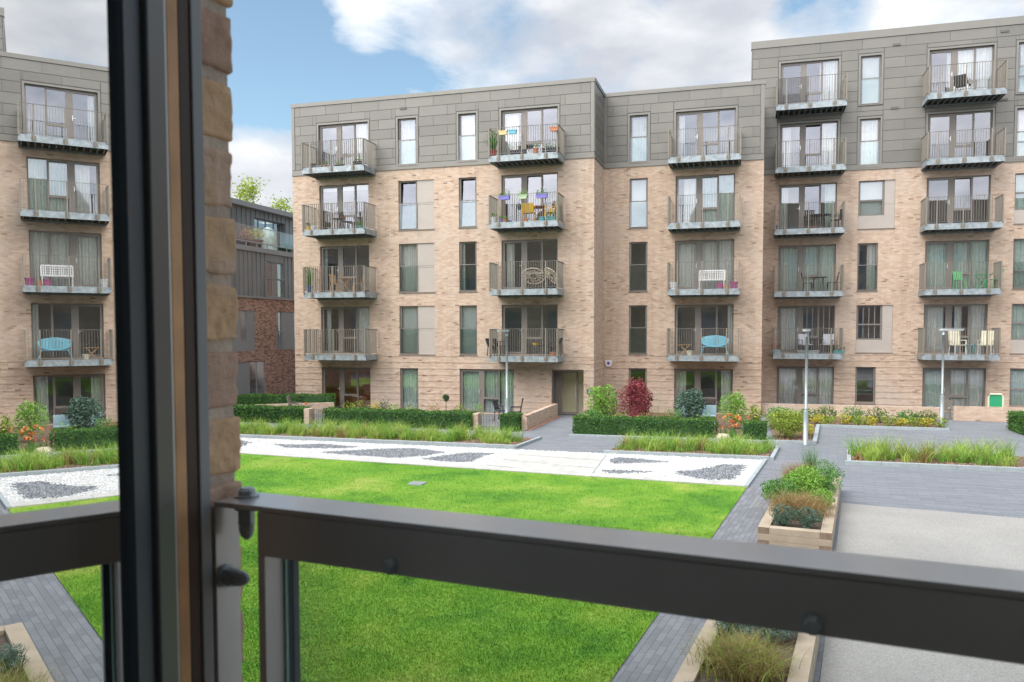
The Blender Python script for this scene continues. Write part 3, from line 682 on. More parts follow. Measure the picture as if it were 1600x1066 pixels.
# windows of our building seen only in reflections
b = MB()
for k in range(5):
    for U in (4, 8.5, 13, 17.5, 22): b.utbox(U, U+2.6, TW, TW+.03, 3*k+.3, 3*k+2.5)
for k in range(3):
    for U in (-42, -37, -33, -29, -25, -21, -17, -12.5, -8, -4.3): b.utbox(U, U+2, TW, TW+.03, 3*k+.3, 3*k+2.5)
b.build('window', 'graypanel', own)
# the brick pier at the reveal: individual bricks with worn faces
b = MB(); z = 4.057-.075*20; k = 0
bk = []
while z < 5.6:
    r = random.uniform(-.003, .003); dU = random.uniform(-.003, .002)
    bk.append((z, r, dU, k)); z += .075; k += 1
for z, r, dU, k in bk:
    T0 = .585 if k % 2 else .50
    b.utbox(-.76, -.663+dU, T0, TW+.006+r, z+.006, z+.068)
    b.utbox(-.76, -.663+dU*.5, .36, T0-.01, z+.006, z+.068)
pier = b.build('brick_pier', 'pierbrick' if 'pierbrick' in mt else 'brick', own)
m, nt, bs = new_mat('pier_brick_face'); v = objco(nt); n1 = noise(nt, 9, 6, v, .6); n2 = noise(nt, 70, 6, v, .7); at = N(nt, 'ShaderNodeAttribute', attribute_name='pv')
ad = N(nt, 'ShaderNodeMath', operation='MULTIPLY_ADD'); nt.links.new(at.outputs['Fac'], ad.inputs[0]); ad.inputs[1].default_value = .55; nt.links.new(n1.outputs['Fac'], ad.inputs[2])
r = ramp(nt, [(.25, (.34, .20, .15)), (.6, (.54, .335, .24)), (.85, (.66, .44, .32)), (1, (.72, .45, .26))], ad.outputs[0]); nt.links.new(r.outputs[0], bs.inputs['Base Color']); bs.inputs['Roughness'].default_value = .92; bs.inputs['Specular IOR Level'].default_value = .2
bp = N(nt, 'ShaderNodeBump'); bp.inputs['Strength'].default_value = .9; bp.inputs['Distance'].default_value = .004; nt.links.new(n2.outputs['Fac'], bp.inputs['Height']); nt.links.new(bp.outputs[0], bs.inputs['Normal'])
pier.data.materials[0] = m
sb = pier.modifiers.new('b', 'BEVEL'); sb.width = .0035; sb.segments = 2
ss = pier.modifiers.new('s', 'SUBSURF'); ss.subdivision_type = 'SIMPLE'; ss.levels = ss.render_levels = 4
tx = bpy.data.textures.new('wear', 'CLOUDS'); tx.noise_scale = .022; dm = pier.modifiers.new('d', 'DISPLACE'); dm.texture = tx; dm.strength = .007; dm.mid_level = .5
b = MB(); b.utbox(-.75, -.6685, .36, TW+.001, 2.4, 5.7); b.build('pier_mortar', 'mortar', own)
# jamb strips between sash and brick, the first a painted highlight
for name, T0, T1, U, m_ in (('jamb_highlight', .6055, .6130, -.654, 'bright'), ('oak_trim', .6135, .6290, -.655, 'oak'), ('seal', .6295, .6450, -.656, 'brown'), ('window_jamb', .6455, .6605, -.654, 'greyjamb')):
    b = MB(); b.utbox(-.72, U, T0, T1, SILL, HEADW); bevel(b.build(name, m_, own), .0015)
b = MB(); b.utbox(-.72, UR+.05, .56, .66, HEADW-.07, HEADW); b.utbox(-.65, UR, .56, .70, SILL-.05, SILL+.03); b.utbox(UR-.07, UR, .56, .66, SILL+.03, HEADW-.07); b.build('window_frame', 'stile', own)
# room behind the camera
b = MB()
b.utbox(-1.9, 2.4, -2.1, -2.0, 2.65, 5.6); b.utbox(-2.0, -1.9, -2.1, .35, 2.65, 5.6); b.utbox(2.4, 2.5, -2.1, .35, 2.65, 5.6)
b.utbox(-1.9, -.73, .25, .34, 2.65, 5.6); b.utbox(UR+.06, 2.4, .25, .34, 2.65, 5.6); b.build('room_wall', 'plaster', own)
b = MB(); b.utbox(-2, 2.5, -2.1, .349, 5.601, 5.7); b.build('room_ceiling', 'plaster', own)
b = MB(); b.utbox(-2, 2.5, -2.1, .349, 2.55, 2.649); b.build('room_floor', 'timber', own)
# open sash: plane through the hinge, swung into the room
TH = .4112; SD = .225
snx, sny = cos(TH), sin(TH); sdx, sdy = -sin(TH), cos(TH)      # normal (towards camera side) and along direction (outwards)
def SP(s, n, z): return (-SD*snx+n*snx+s*sdx, -SD*sny+n*sny+s*sdy, z)
def s_at(px, v=517, n=0):
    r = ray(px, v); k = -(SD-n)/(r[0]*snx+r[1]*sny); x, y = r[0]*k, r[1]*k
    return x*sdx+y*sdy
def sbox(b, s0, s1, n0, n1, z0, z1, m=0):
    P = [SP(s, n, z) for z in (z0, z1) for s, n in ((s0, n0), (s1, n0), (s1, n1), (s0, n1))]; b.hexa(P, m)
sg_, s1_, s2_ = s_at(192), s_at(230, 517, .006), s_at(268, 517, .012)
SZ0, SZ1 = 2.78, 5.5
sr0 = -.28
b = MB()
sbox(b, s1_, s2_, -.055, .012, SZ0, SZ1); sbox(b, sr0-.075, sr0, -.055, .012, SZ0, SZ1); sbox(b, sr0, s1_, -.055, .012, SZ0, SZ0+.08); sbox(b, sr0, s1_, -.055, .012, SZ1-.08, SZ1)
sash = b.build('open_sash', 'stile', own); bevel(sash, .002)
b = MB(); sbox(b, sg_, s1_-.0005, -.02, .006, SZ0+.08, SZ1-.08); b.build('glazing_bead', 'gasket', sash)
b = MB(); b.quad(SP(sr0, 0, SZ0+.08), SP(sg_+.002, 0, SZ0+.08), SP(sg_+.002, 0, SZ1-.08), SP(sr0, 0, SZ1-.08)); b.build('sash_pane', 'sash', sash)
# juliet railing
rl = empty('juliet_railing', (*UT(-.3, .69), 3.0), label='dark brown metal balcony rail with glass infill across the window', cat='railing')
RZ = CAMZ-.187; TF, TB = .664, .722
rinv = Matrix.Translation(-Vector(rl.location))
def rb(bb, name, m_, smooth=False, par=rl):
    o = bb.build(name, m_, par, smooth)
    if par is rl: o.matrix_parent_inverse = rinv
    return o
b = MB(); b.utbox(-.594, 1.30, TF, TB, RZ-.0535, RZ-.0065); bevel(rb(b, 'handrail', 'darkmetal'), .0012)
b = MB(); b.utbox(-.654, 1.30, TF-.0006, TB+.0006, RZ-.006, RZ); bevel(rb(b, 'top_plate', 'darkmetal'), .0012)
b = MB(); b.utbox(-.594, -.585, TF, TB-.012, 2.95, RZ-.0537); bevel(rb(b, 'post', 'darkmetal'), .001); b = MB(); b.utbox(-.5845, -.576, .700, .709, 2.95, RZ-.0537); rb(b, 'glazing_channel', 'gasket')
b = MB(); b.utbox(-.5838, -.5825, .6947, .6983, 2.96, RZ-.056); rb(b, 'glass_edge', 'edgegreen')
b = MB(); b.utbox(1.2, 1.21, TF, TB-.012, 2.95, RZ-.0537); rb(b, 'post', 'darkmetal')
b = MB(); b.utbox(-.594, 1.21, TF, TB-.012, 2.93, 2.945); rb(b, 'bottom_rail', 'darkmetal')
b = MB(); b.utbox(-.584, 1.199, .6945, .6985, 2.95, RZ-.054); rb(b, 'glass_infill', 'cleanglass')
b = MB(); b.utbox(-.662, -.655, .6665, .7035, 2.9, RZ-.0065); bevel(rb(b, 'wall_plate', 'darkmetal'), .001)
def hexbolt(c, ax, r, h, name='bolt'):
    b = MB(); c = Vector(c); ax = Vector(ax); b.tube([c, c+ax*.002], r*1.35, 18); b.tube([c+ax*.002, c+ax*h], r, 6); b.tube([c+ax*h, c+ax*(h+.0022)], [r*.98, r*.7], 6)
    o = rb(b, name, 'bolt'); bevel(o, .001); return o
ux, uy = UX, UY
hexbolt((*UT(-.637, .697), RZ), (0, 0, 1), .0095, .008)
b = MB(); c = UT(-.632, .690); b.tube([(*c, RZ-.007), (*c, RZ-.012)], .012, 16); b.tube([(*c, RZ-.012), (*c, RZ-.028)], .0092, 6); b.tube([(*c, RZ-.028), (*c, RZ-.036), (*c, RZ-.043), (*c, RZ-.046)], [.0085, .0083, .006, .002], 12); bevel(rb(b, 'nut', 'bolt'), .0008)
zb = CAMZ-(912-517)/F*.875
b = MB(); p0 = Vector((*UT(-.655, .680), zb)); A = Vector((ux, uy, 0)); b.tube([p0, p0+A*.003], .0125, 16); b.tube([p0+A*.003, p0+A*.014], .0105, 6); b.tube([p0+A*.014, p0+A*.022, p0+A*.029, p0+A*.033], [.009, .0088, .007, .002], 12); bevel(rb(b, 'nut', 'bolt'), .0008)
for px, py in ((610, 883), (1270, 974)):
    r = ray(px, py); t = (r[0]*NX+r[1]*NY); k = TF/t; hexbolt((r[0]*k, r[1]*k, r[2]*k+CAMZ), (-NX, -NY, 0), .0062, .006)
# ================================================================ GROUND
b = MB(); b.poly([(-400, -300, -.012), (400, -300, -.012), (400, 500, -.012), (-400, 500, -.012)]); tag(b.build('ground', 'pave'), kind='structure')
def Gp(*pts): return [G(u, v) for u, v in pts]
# paving sheets
sheet('pavement', [(-30, 25.0), (-30, 36.1), (-4.0, 36.1), (-4, 38.7), (30, 42.5), (30, 14), (-4.0, 14)], -.008, 'pave2')
lt0, lt1 = (-30.0, 23.77), (.10, 21.16)
lr = (-2.35, 1.6)
sheet('path', [(.06, 21.3), (2.30, 21.3), (.12, 3.0), (-.3, 1.0), (-2.4, 1.0)], -.004, 'pave3')
sheet('courtyard_surface', [(2.16, 19.72), (30, 15.05), (30, 0), (-.5, 0), (.2, 4.5)], 0.0, 'resin')
def quadstrip(name, p, q, w, z0, z1, mat, gap=None, kind='structure'):
    p, q = Vector(p), Vector(q); d_ = (q-p); L = d_.length; d_.normalize(); n_ = Vector((-d_.y, d_.x)); b = MB()
    k = max(1, int(round(L/gap))) if gap else 1
    for i in range(k):
        a = p+d_*(L*i/k+.004); c = p+d_*(L*(i+1)/k-.004); P = [a, c, c+n_*w, a+n_*w]
        b.hexa([(x.x, x.y, z0) for x in P]+[(x.x, x.y, z1) for x in P])
    o = b.build(name, mat); tag(o, kind=kind); return o
# lawn (slightly raised soil sheet) and blades
LP = [(-30, 23.6), (.08, 21.0), (-2.42, 1.0), (-30, 1.0)]
sheet('lawn', LP, .012, 'lawn')
def blades(n, ylo, yhi):
    y = rng.uniform(ylo, yhi, n); xr = -2.42+(y-1)*(2.5/20.0); xl = np.maximum(-30, -1.05*y-2); x = xl+(xr-xl)*rng.random(n)+.03*np.sin(y*5)*0
    keep = y < 23.6-(x+30)*(2.6/30.08); x, y = x[keep], y[keep]; n = len(x)
    a = rng.uniform(0, 2*np.pi, n); h = rng.uniform(.022, .05, n); w = rng.uniform(.004, .0075, n); ln = rng.uniform(0, .03, n); la = rng.uniform(0, 2*np.pi, n)
    V = np.zeros((n, 3, 3)); V[:, 0] = np.c_[x-np.cos(a)*w, y-np.sin(a)*w, np.full(n, .01)]; V[:, 1] = np.c_[x+np.cos(a)*w, y+np.sin(a)*w, np.full(n, .01)]; V[:, 2] = np.c_[x+np.cos(la)*ln, y+np.sin(la)*ln, h]
    return V
def tri_mesh(name, V, mat, pv=None):
    n = len(V)//1; k = V.shape[0]; me = bpy.data.meshes.new(name); me.vertices.add(k*3); me.vertices.foreach_set('co', V.reshape(-1).astype(np.float32))
    me.loops.add(k*3); me.loops.foreach_set('vertex_index', np.arange(k*3, dtype=np.int32)); me.polygons.add(k)
    me.polygons.foreach_set('loop_start', np.arange(0, k*3, 3, dtype=np.int32)); me.polygons.foreach_set('loop_total', np.full(k, 3, dtype=np.int32))
    me.materials.append(mt[mat]); at = me.attributes.new('pv', 'FLOAT', 'FACE'); at.data.foreach_set('value', (rng.random(k) if pv is None else pv).astype(np.float32)); me.update(); me.validate()
    o = bpy.data.objects.new(name, me); COL.objects.link(o); return o
V = np.concatenate([blades(230000, 5.5, 11), blades(260000, 11, 16), blades(170000, 16, 23.6)])
tag(tri_mesh('grass', V, 'blades'), 'short bright green lawn grass with darker and yellower patches', 'grass', kind='stuff')
# gravel strip
GR = [(-30, 25.85), (.62, 25.50), (.12, 21.55), (-30, 24.15)]
sheet('gravel_strip', GR, .004, 'wgravel')
quadstrip('stone_edging', (-30, 23.62), (.12, 21.02), .46, -.01, .03, 'wslab', .9)
quadstrip('kerb', (-30, 25.82), (-7.4, 25.86), .16, -.01, .10, 'kerb', 1.0); quadstrip('kerb', (-4.35, 25.50), (.74, 25.60), .16, -.01, .10, 'kerb', 1.0)
quadstrip('kerb', (.10, 20.95), (.68, 25.55), .1, -.01, .05, 'kerb', 1.0)
# white stepping slabs
c1, c2, c3, c4 = G(832, 705), G(948, 711), G(922, 747), G(757, 728)
b = MB()
for i in range(3):
    f0, f1 = i/3+.02, (i+1)/3-.02
    L0 = Vector(c1).lerp(Vector(c4), f0); L1 = Vector(c1).lerp(Vector(c4), f1); R0 = Vector(c2).lerp(Vector(c3), f0); R1 = Vector(c2).lerp(Vector(c3), f1)
    for j in range(5):
        a0, a1 = j/5+.0012, (j+1)/5-.0012; P = [L0.lerp(R0, a0), L0.lerp(R0, a1), L1.lerp(R1, a1), L1.lerp(R1, a0)]
        P = P[::-1]; b.hexa([(p.x, p.y, -.01) for p in P]+[(p.x, p.y, .035) for p in P])
tag(b.build('paved_crossing', 'wslab'), kind='structure')
# dark gravel drifts (ragged flat patches) and loose stones
s4 = lambda L: [(370+x/3.265, 600+y/3.265) for x, y in L]; s5 = lambda L: [(860+x/4.21, 560+y/4.21) for x, y in L]
PT = [s4([(30, 290), (75, 300), (60, 306), (25, 322), (-60, 335), (-80, 300)]),
 s4([(190, 308), (300, 312), (440, 308), (560, 318), (640, 325), (520, 330), (360, 330), (240, 325)]),
 s4([(430, 350), (600, 340), (760, 332), (900, 330), (1010, 342), (1065, 352), (960, 368), (830, 380), (660, 370), (520, 360)]),
 s4([(940, 385), (1050, 368), (1170, 352), (1320, 355), (1260, 370), (1190, 402), (1060, 398)]),
 s5([(400, 665), (450, 655), (560, 660), (660, 672), (790, 682), (700, 690), (560, 692), (430, 695), (395, 680)]),
 s5([(335, 740), (450, 738), (560, 745), (690, 745), (600, 755), (480, 762), (380, 755)]),
 s5([(835, 745), (950, 740), (1050, 720), (1120, 700), (1280, 705), (1270, 730), (1200, 800), (1040, 800), (900, 780), (840, 765)])]
PT = [[G(*p) for p in P] for P in PT]+[[(-24, 25.2), (-21, 25.3), (-19.4, 24.9), (-20.5, 24.4), (-23.5, 24.6)]]
def inpoly(x, y, P):
    c = False; j = len(P)-1
    for i in range(len(P)):
        if (P[i][1] > y) != (P[j][1] > y) and x < (P[j][0]-P[i][0])*(y-P[i][1])/(P[j][1]-P[i][1])+P[i][0]: c = not c
        j = i
    return c
b = MB()
for P in PT:
    R = []
    for i in range(len(P)):
        a, c = Vector(P[i]), Vector(P[(i+1) % len(P)]); k = max(2, int((c-a).length/.12))
        for j in range(k): q = a.lerp(c, j/k); R.append((q.x+random.uniform(-.05, .05), q.y+random.uniform(-.05, .05), .008))
    b.poly(R)
tag(b.build('dark_gravel_patch', 'dgravel'), kind='structure')
OC = np.array([(1, 0, 0), (-1, 0, 0), (0, 1, 0), (0, -1, 0), (0, 0, 1), (0, 0, -1)], float); OF = [(4, 0, 2), (4, 2, 1), (4, 1, 3), (4, 3, 0)]
def stones(name, pts, mat, lab, r0=.018, r1=.04, z=.012):
    k = len(pts); P = np.array(pts); R = rng.uniform(r0, r1, (k, 1, 3)); R[:, :, 2] *= .6; a = rng.uniform(0, 6.28, k); V = OC[None]*R
    x = V[..., 0]*np.cos(a)[:, None]-V[..., 1]*np.sin(a)[:, None]; y = V[..., 0]*np.sin(a)[:, None]+V[..., 1]*np.cos(a)[:, None]
    V = np.stack([x+P[:, 0:1], y+P[:, 1:2], V[..., 2]+z], -1); T = V[:, np.array(OF)].reshape(-1, 3, 3)
    tag(tri_mesh(name, T, mat, np.repeat(rng.random(k), 4)), lab, 'gravel', kind='stuff')
def rg(name, c0, c1):
    m, nt, bb = new_mat(name); at = N(nt, 'ShaderNodeAttribute', attribute_name='pv'); r = ramp(nt, [(0, c0), (1, c1)], at.outputs['Fac']); nt.links.new(r.outputs[0], bb.inputs['Base Color']); bb.inputs['Roughness'].default_value = .8; return m
mt['dstone'] = rg('dark_stone', (.05, .055, .065), (.30, .32, .34)); mt['wstone'] = rg('white_stone', (.40, .40, .39), (.70, .70, .69))
dp, wp = [], []
for _ in range(60000):
    y = random.uniform(21.5, 25.8); x = random.uniform(-24, .6)
    if not inpoly(x, y, GR): continue
    xx, yy = x+random.gauss(0, .06), y+random.gauss(0, .05)
    if any(inpoly(xx, yy, P) for P in PT): dp.append((x, y))
    elif random.random() < .4 and not inpoly(x, y, [c1, c2, c3, c4]): wp.append((x, y))
stones('grey_stones', dp[:9000], 'dstone', 'dark grey pebbles in drifts across the white gravel strip'); stones('white_stones', wp[:15000], 'wstone', 'white pebbles spread over the gravel strip beside the lawn')
dirt = [(random.gauss(0, .02)+x, y) for x, y in random.sample(wp, 500)]
# manhole in the lawn
mh = empty('drain_cover', (-8.1, 19.15, .01), label='small square grey drain cover set in the lawn', cat='drain cover')
b = MB(); b.box(-.19, .19, -.19, .19, 0, .035); b.build('frame', 'kerb', mh); b = MB()
for i in range(5): b.box(-.15+i*.065, -.11+i*.065, -.15, .15, .036, .043)
b.build('grate', 'bolt', mh)
# ---------------------------------------------------------------- planting
def clump_bed(name, P, n, h, lab, mats=('leaf_grassy', 'leaf_lime', 'leaf_tan')):
    xs = [p[0] for p in P]; ys = [p[1] for p in P]; b = MB(); c = 0
    while c < n:
        x, y = random.uniform(min(xs), max(xs)), random.uniform(min(ys), max(ys))
        if not inpoly(x, y, P): continue
        c += 1; hh = h*random.choice((.45, .6, .8, .95, 1.15)); mi = random.choices(range(len(mats)), [.55, .40, .05])[0]; nb = random.randint(40, 70); sp = random.uniform(.10, .24)
        for _ in range(nb):
            q = (x+random.gauss(0, sp*.5), y+random.gauss(0, sp*.5), .02); b.blade(q, hh*random.uniform(.5, 1.1), random.uniform(.15, .95)*hh, random.uniform(.014, .026), 4, mi if random.random() > .05 else len(mats)-1)
    o = b.build(name, list(mats)); tag(o, lab, 'grass', kind='stuff')
B1 = [(-26, 26.0), (-7.5, 26.02), (-7.3, 28.3), (-26, 27.9)]; B2 = [(-4.3, 25.68), (.70, 25.78), (1.0, 28.25), (-4.0, 28.0)]; B3 = [(2.9, 25.55), (7.75, 25.5), (8.3, 28.2), (3.25, 28.2)]
for P in (B1, B2, B3): sheet('planting_bed', P, .03, 'mulch')
clump_bed('ornamental_grass', [(-26, 26.45), (-7.7, 26.5), (-7.6, 28.2), (-26, 27.8)], 370, .60, 'long bed of lime green tufted grass left of the entrance path')
clump_bed('ornamental_grass', [(-4.1, 26.15), (.55, 26.25), (.85, 28.1), (-3.8, 27.9)], 105, .60, 'short bed of lime green tufted grass in front of the middle hedge')
clump_bed('ornamental_grass', [(3.1, 26.05), (7.4, 26.05), (7.9, 28.0), (3.4, 28.0)], 70, .74, 'bed of tufted grass on the grey paving at the right')
quadstrip('kerb', (2.86, 25.38), (7.8, 25.34), .16, -.01, .10, 'kerb', 1.0); quadstrip('kerb', (3.05, 25.56), (3.35, 28.3), .12, -.01, .08, 'kerb', 1.0); quadstrip('kerb', (-7.35, 25.9), (-7.1, 28.4), .12, -.01, .08, 'kerb', 1.0); quadstrip('kerb', (.86, 25.6), (1.15, 28.3), .12, -.01, .08, 'kerb', 1.0)
# litter of bark over the mulch
def bark(P, n):
    xs = [p[0] for p in P]; ys = [p[1] for p in P]; out = []
    while len(out) < n:
        x, y = random.uniform(min(xs), max(xs)), random.uniform(min(ys), max(ys))
        if inpoly(x, y, P): out.append((x, y))
    return out
mt['barkchip'] = rg('bark_chip', (.09, .05, .035), (.32, .21, .14))
stones('bark_chips', bark(B1, 3500)+bark(B2, 1300)+bark(B3, 1500), 'barkchip', 'brown bark chips covering the planting beds', .015, .05, .04)
def hedge(P, h, lab, mat='leaf_hedge', dens=420):
    """clipped hedge over footprint P (4 corners)"""
    c = Vector((sum(p[0] for p in P)/4, sum(p[1] for p in P)/4)); e = empty('hedge', (c.x, c.y, 0), label=lab, cat='hedge', group='clipped hedges in front of the gardens')
    b = MB(); Q = [((p[0]-c.x)*.97, (p[1]-c.y)*.9) for p in P]
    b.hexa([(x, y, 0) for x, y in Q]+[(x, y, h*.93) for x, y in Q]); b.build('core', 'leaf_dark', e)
    f = MB(); Pc = [Vector((p[0]-c.x, p[1]-c.y)) for p in P]
    def lump(x, y): return .03*sin(x*3.1+y)+.02*sin(x*7.7+1.3)
    for i in range(4):
        a, d_ = Pc[i], Pc[(i+1) % 4]; n = int((d_-a).length*h*dens*1.3)
        for _ in range(n):
            q = a.lerp(d_, random.random()); o_ = (q-q*0).copy(); nn = Vector((d_.y-a.y, -(d_.x-a.x))).normalized(); k = random.gauss(0, .022)+lump(q.x, q.y)*.6
            z = random.uniform(0.02, h); f.leaf((q.x+nn.x*k, q.y+nn.y*k, z), .07, .042)
    A = abs((Pc[1]-Pc[0]).length*(Pc[2]-Pc[1]).length); 
    for _ in range(int(A*dens*1.3)):
        u, v = random.random(), random.random(); q = Pc[0].lerp(Pc[1], u).lerp(Pc[3].lerp(Pc[2], u), v); f.leaf((q.x, q.y, h+random.gauss(0, .02)+lump(q.x, q.y)*.8), .07, .042)
    f.build('foliage', [mat], e); return e
hedge([(-17.0, 30.1), (-10.42, 30.15), (-10.42, 30.95), (-17.0, 30.9)], .66, 'long clipped hedge between the two garden gates')
hedge([(-24, 30.2), (-18.05, 30.2), (-18.05, 31.0), (-24, 31.0)], .66, 'clipped hedge at far left in front of the lounger')
hedge([(-24, 33.9), (-19.3, 35.3), (-19.6, 36.0), (-24, 34.6)], .8, 'rear clipped hedge angled towards the left building corner')
hedge([(-9.25, 30.15), (-8.52, 30.15), (-8.52, 30.9), (-9.25, 30.9)], .66, 'short block of hedge between the gate and the sloping brick wall')
hedge([(-6.25, 29.75), (-1.0, 29.95), (-1.0, 30.65), (-6.25, 30.45)], .68, 'clipped hedge right of the entrance path in front of the red shrub')
hedge([(-.05, 29.75), (.72, 29.75), (.72, 30.4), (-.05, 30.4)], .66, 'small cube of hedge right of the orange lilies')
hedge([(10.0, 34.0), (12.2, 33.6), (12.6, 35.6), (9.95, 35.9)], .75, 'clipped hedge at the right edge near the garden wall')
quadstrip('kerb', (-6.35, 29.5), (.8, 29.62), .12, -.01, .06, 'kerb', 1.0)
def shrub(name, loc, rx, ry, h, lab, mat, n=1500, L=.09, W=.05, cat='shrub', trunk=.15, lumps=7, stems=True, group=None, fill=.35):
    e = empty(name, (loc[0], loc[1], loc[2] if len(loc) > 2 else 0), label=lab, cat=cat, group=group)
    f = MB(); cl = []
    for i in range(lumps):
        a = random.uniform(0, 2*pi) if i else 0; r = random.uniform(.1, .62); z = random.uniform(.28 if trunk > .2 else (.10 if trunk > .08 else .02), .85 if trunk > .08 else .62) if i else .55
        cl.append((cos(a)*r*rx, sin(a)*r*ry, trunk+(h-trunk)*z, random.uniform(.42, .62)))
    for i in range(n):
        d_ = Vector((random.gauss(0, 1), random.gauss(0, 1), random.gauss(0, 1))).normalized()
        if random.random() < .62:
            k = .90*(random.random()**.25)*(1+.10*sin(d_.x*5+lumps)+.08*sin(d_.z*7+d_.y*4+h*9)); p = (d_.x*rx*k, d_.y*ry*k, trunk*.6+(h-trunk*.6)*.5*(1+d_.z*k))
        else:
            c = random.choice(cl); k = c[3]*.72*(random.random()**fill); p = (c[0]+d_.x*rx*k, c[1]+d_.y*ry*k, c[2]+d_.z*(h-trunk)*.5*k)
        if p[2] < .02: p = (p[0], p[1], random.uniform(.03, .2))
        f.leaf(p, L*random.uniform(.6, 1.2), W*random.uniform(.6, 1.2))
    f.build('foliage', mat, e)
    s = MB()
    for c in cl[:6]: s.tube([(0, 0, 0), (c[0]*.35, c[1]*.35, c[2]*.5), (c[0], c[1], c[2])], [.022, .014, .006], 5)
    s.build('stems', 'branch', e); return e
def P2(u, v, Y): return (XatY(u, Y, v), Y)
shrub('shrub', P2(943, 640, 33.6), .75, .7, 1.75, 'tall light green leafy shrub next to the red one', 'leaf_lime', 2600, .11, .05, lumps=12)
shrub('shrub', P2(925, 650, 32.2), .7, .6, .75, 'low bright green spreading shrub at the left end of the middle hedge', 'leaf_herb', 1200, .09, .05)
shrub('red_shrub', P2(995, 640, 33.4), .80, .7, 2.0, 'rounded dark red leafed shrub against the brick wall', 'leaf_red', 3400, .11, .045, lumps=13)
shrub('rhododendron', P2(1079, 640, 33.4), .70, .65, 1.6, 'grey-green rhododendron with visible trunk below the ground floor window', 'leaf_greygreen', 2600, .13, .05, trunk=.35, lumps=12)
shrub('shrub', P2(1053, 645, 32.6), .45, .4, .85, 'small olive green bush at the foot of the rhododendron', 'leaf_herb', 700, .07, .04)
shrub('shrub', P2(1146, 640, 33.2), .62, .55, 1.6, 'loose feathery pale green shrub right of the rhododendron', 'leaf_lime', 1700, .14, .035, lumps=12, fill=.6)
shrub('shrub', P2(1179, 645, 33.0), .4, .35, 1.05, 'small upright olive shrub between lilies and building corner', 'leaf_yellowg', 600, .10, .05)
shrub('shrub', P2(1228, 665, 30.8), .85, .8, 1.1, 'large yellow-green bush behind the middle lamp post', 'leaf_yellowg', 3600, .08, .045, lumps=14)
shrub('shrub', P2(1222, 650, 33.6), .75, .8, .95, 'darker green bush behind the large yellow-green one', 'leaf_herb', 1800, .08, .045, lumps=10)
# garden litter of small plants
small = [(720, 648, 32.5, 'leaf_yellowg', .32), (745, 648, 33, 'leaf_lime', .3), (585, 643, 32.3, 'leaf_yellow', .42), (562, 643, 32.6, 'leaf_yellowg', .35), (600, 640, 32.6, 'leaf_dark', .5), (642, 645, 32.4, 'leaf_yellowg', .28), (676, 645, 32.4, 'leaf_tan', .3), (545, 643, 32.3, 'leaf_yellowg', .33), (615, 645, 32.5, 'leaf_lime', .25), (1040, 660, 32, 'leaf_tan', .28), (970, 662, 31.6, 'leaf_yellowg', .25), (1005, 662, 31.6, 'leaf_tan', .22), (1100, 662, 31.6, 'leaf_lime', .3)]
wd = {'leaf_yellowg': 'yellow-green', 'leaf_lime': 'lime green', 'leaf_yellow': 'bright yellow', 'leaf_dark': 'dark green', 'leaf_tan': 'brownish'}
wh = ['first from the gate beside the lamp post', 'second from the gate beside the lamp post', 'below the orange-toned ground floor door', 'left of the bright yellow plant', 'right of the bright yellow plant', 'below the narrow curtained window', 'left of the topiary ball', 'at the left end of the long hedge', 'between the dark plant and the narrow window', 'beside the rhododendron', 'in front of the light green shrub', 'in front of the red shrub', 'below the rhododendron trunk']
for i, (u, v, Y, m_, s_) in enumerate(small): shrub('garden_plant', P2(u, v, Y), .38, .3, s_+.55, wd[m_]+' garden plant '+wh[i], m_, 330, .085, .04, cat='plant', trunk=.05, lumps=5, group='small plants in the gardens behind the hedges')
e = shrub('reed_plant', P2(1025, 650, 33.2), .4, .25, .35, 'thin upright dry stems between red shrub and rhododendron', 'leaf_tan', 120, .06, .03, cat='plant')
b = MB()
for _ in range(40): b.blade((random.gauss(0, .28), random.gauss(0, .15), 0), random.uniform(.8, 1.3), random.uniform(.02, .15), .02)
b.build('stalks', 'leaf_yellowg', e)
# topiary ball
tp = empty('topiary_tree', (*P2(697, 650, 32.6), 0), label='small ball topiary on a thin stem in front of the brick wall', cat='plant')
b = MB(); b.tube([(0, 0, 0), (0, 0, 1.0)], .015, 6); b.build('trunk', 'branch', tp)
b = MB()
for _ in range(500):
    q = Vector((random.gauss(0, 1), random.gauss(0, 1), random.gauss(0, 1))).normalized()*.15*random.random()**.3; b.leaf((q.x, q.y, q.z+1.05), .05, .03)
b.build('foliage', 'leaf_dark', tp)
# lilies
li = empty('lily', (*P2(1142, 668, 30.4), 0), label='orange flowering lilies between the hedge and the hedge cube', cat='flowers')
b = MB()
for _ in range(120): b.blade((random.gauss(0, .16), random.gauss(0, .12), 0), random.uniform(.3, .55), random.uniform(.1, .3), .035)
b.build('leaves', 'leaf_herb', li)
b = MB()
for _ in range(22):
    x, y, z = random.gauss(0, .24), random.gauss(0, .1), random.uniform(.42, .95)
    for k in range(8): b.leaf((x+random.gauss(0, .025), y+random.gauss(0, .025), z+random.gauss(0, .025)), .12, .05)
b.build('blossoms', 'leaf_orangefl', li)
rk = MB(); x, y = P2(1128, 683, 30.2); rk.lathe((x, y, 0), [(.3, 0), (.33, .06), (.25, .16), (.08, .2)], 9); tag(rk.build('rock', 'rattan', smooth=True), 'pale flat boulder beside the orange lilies', 'rock')
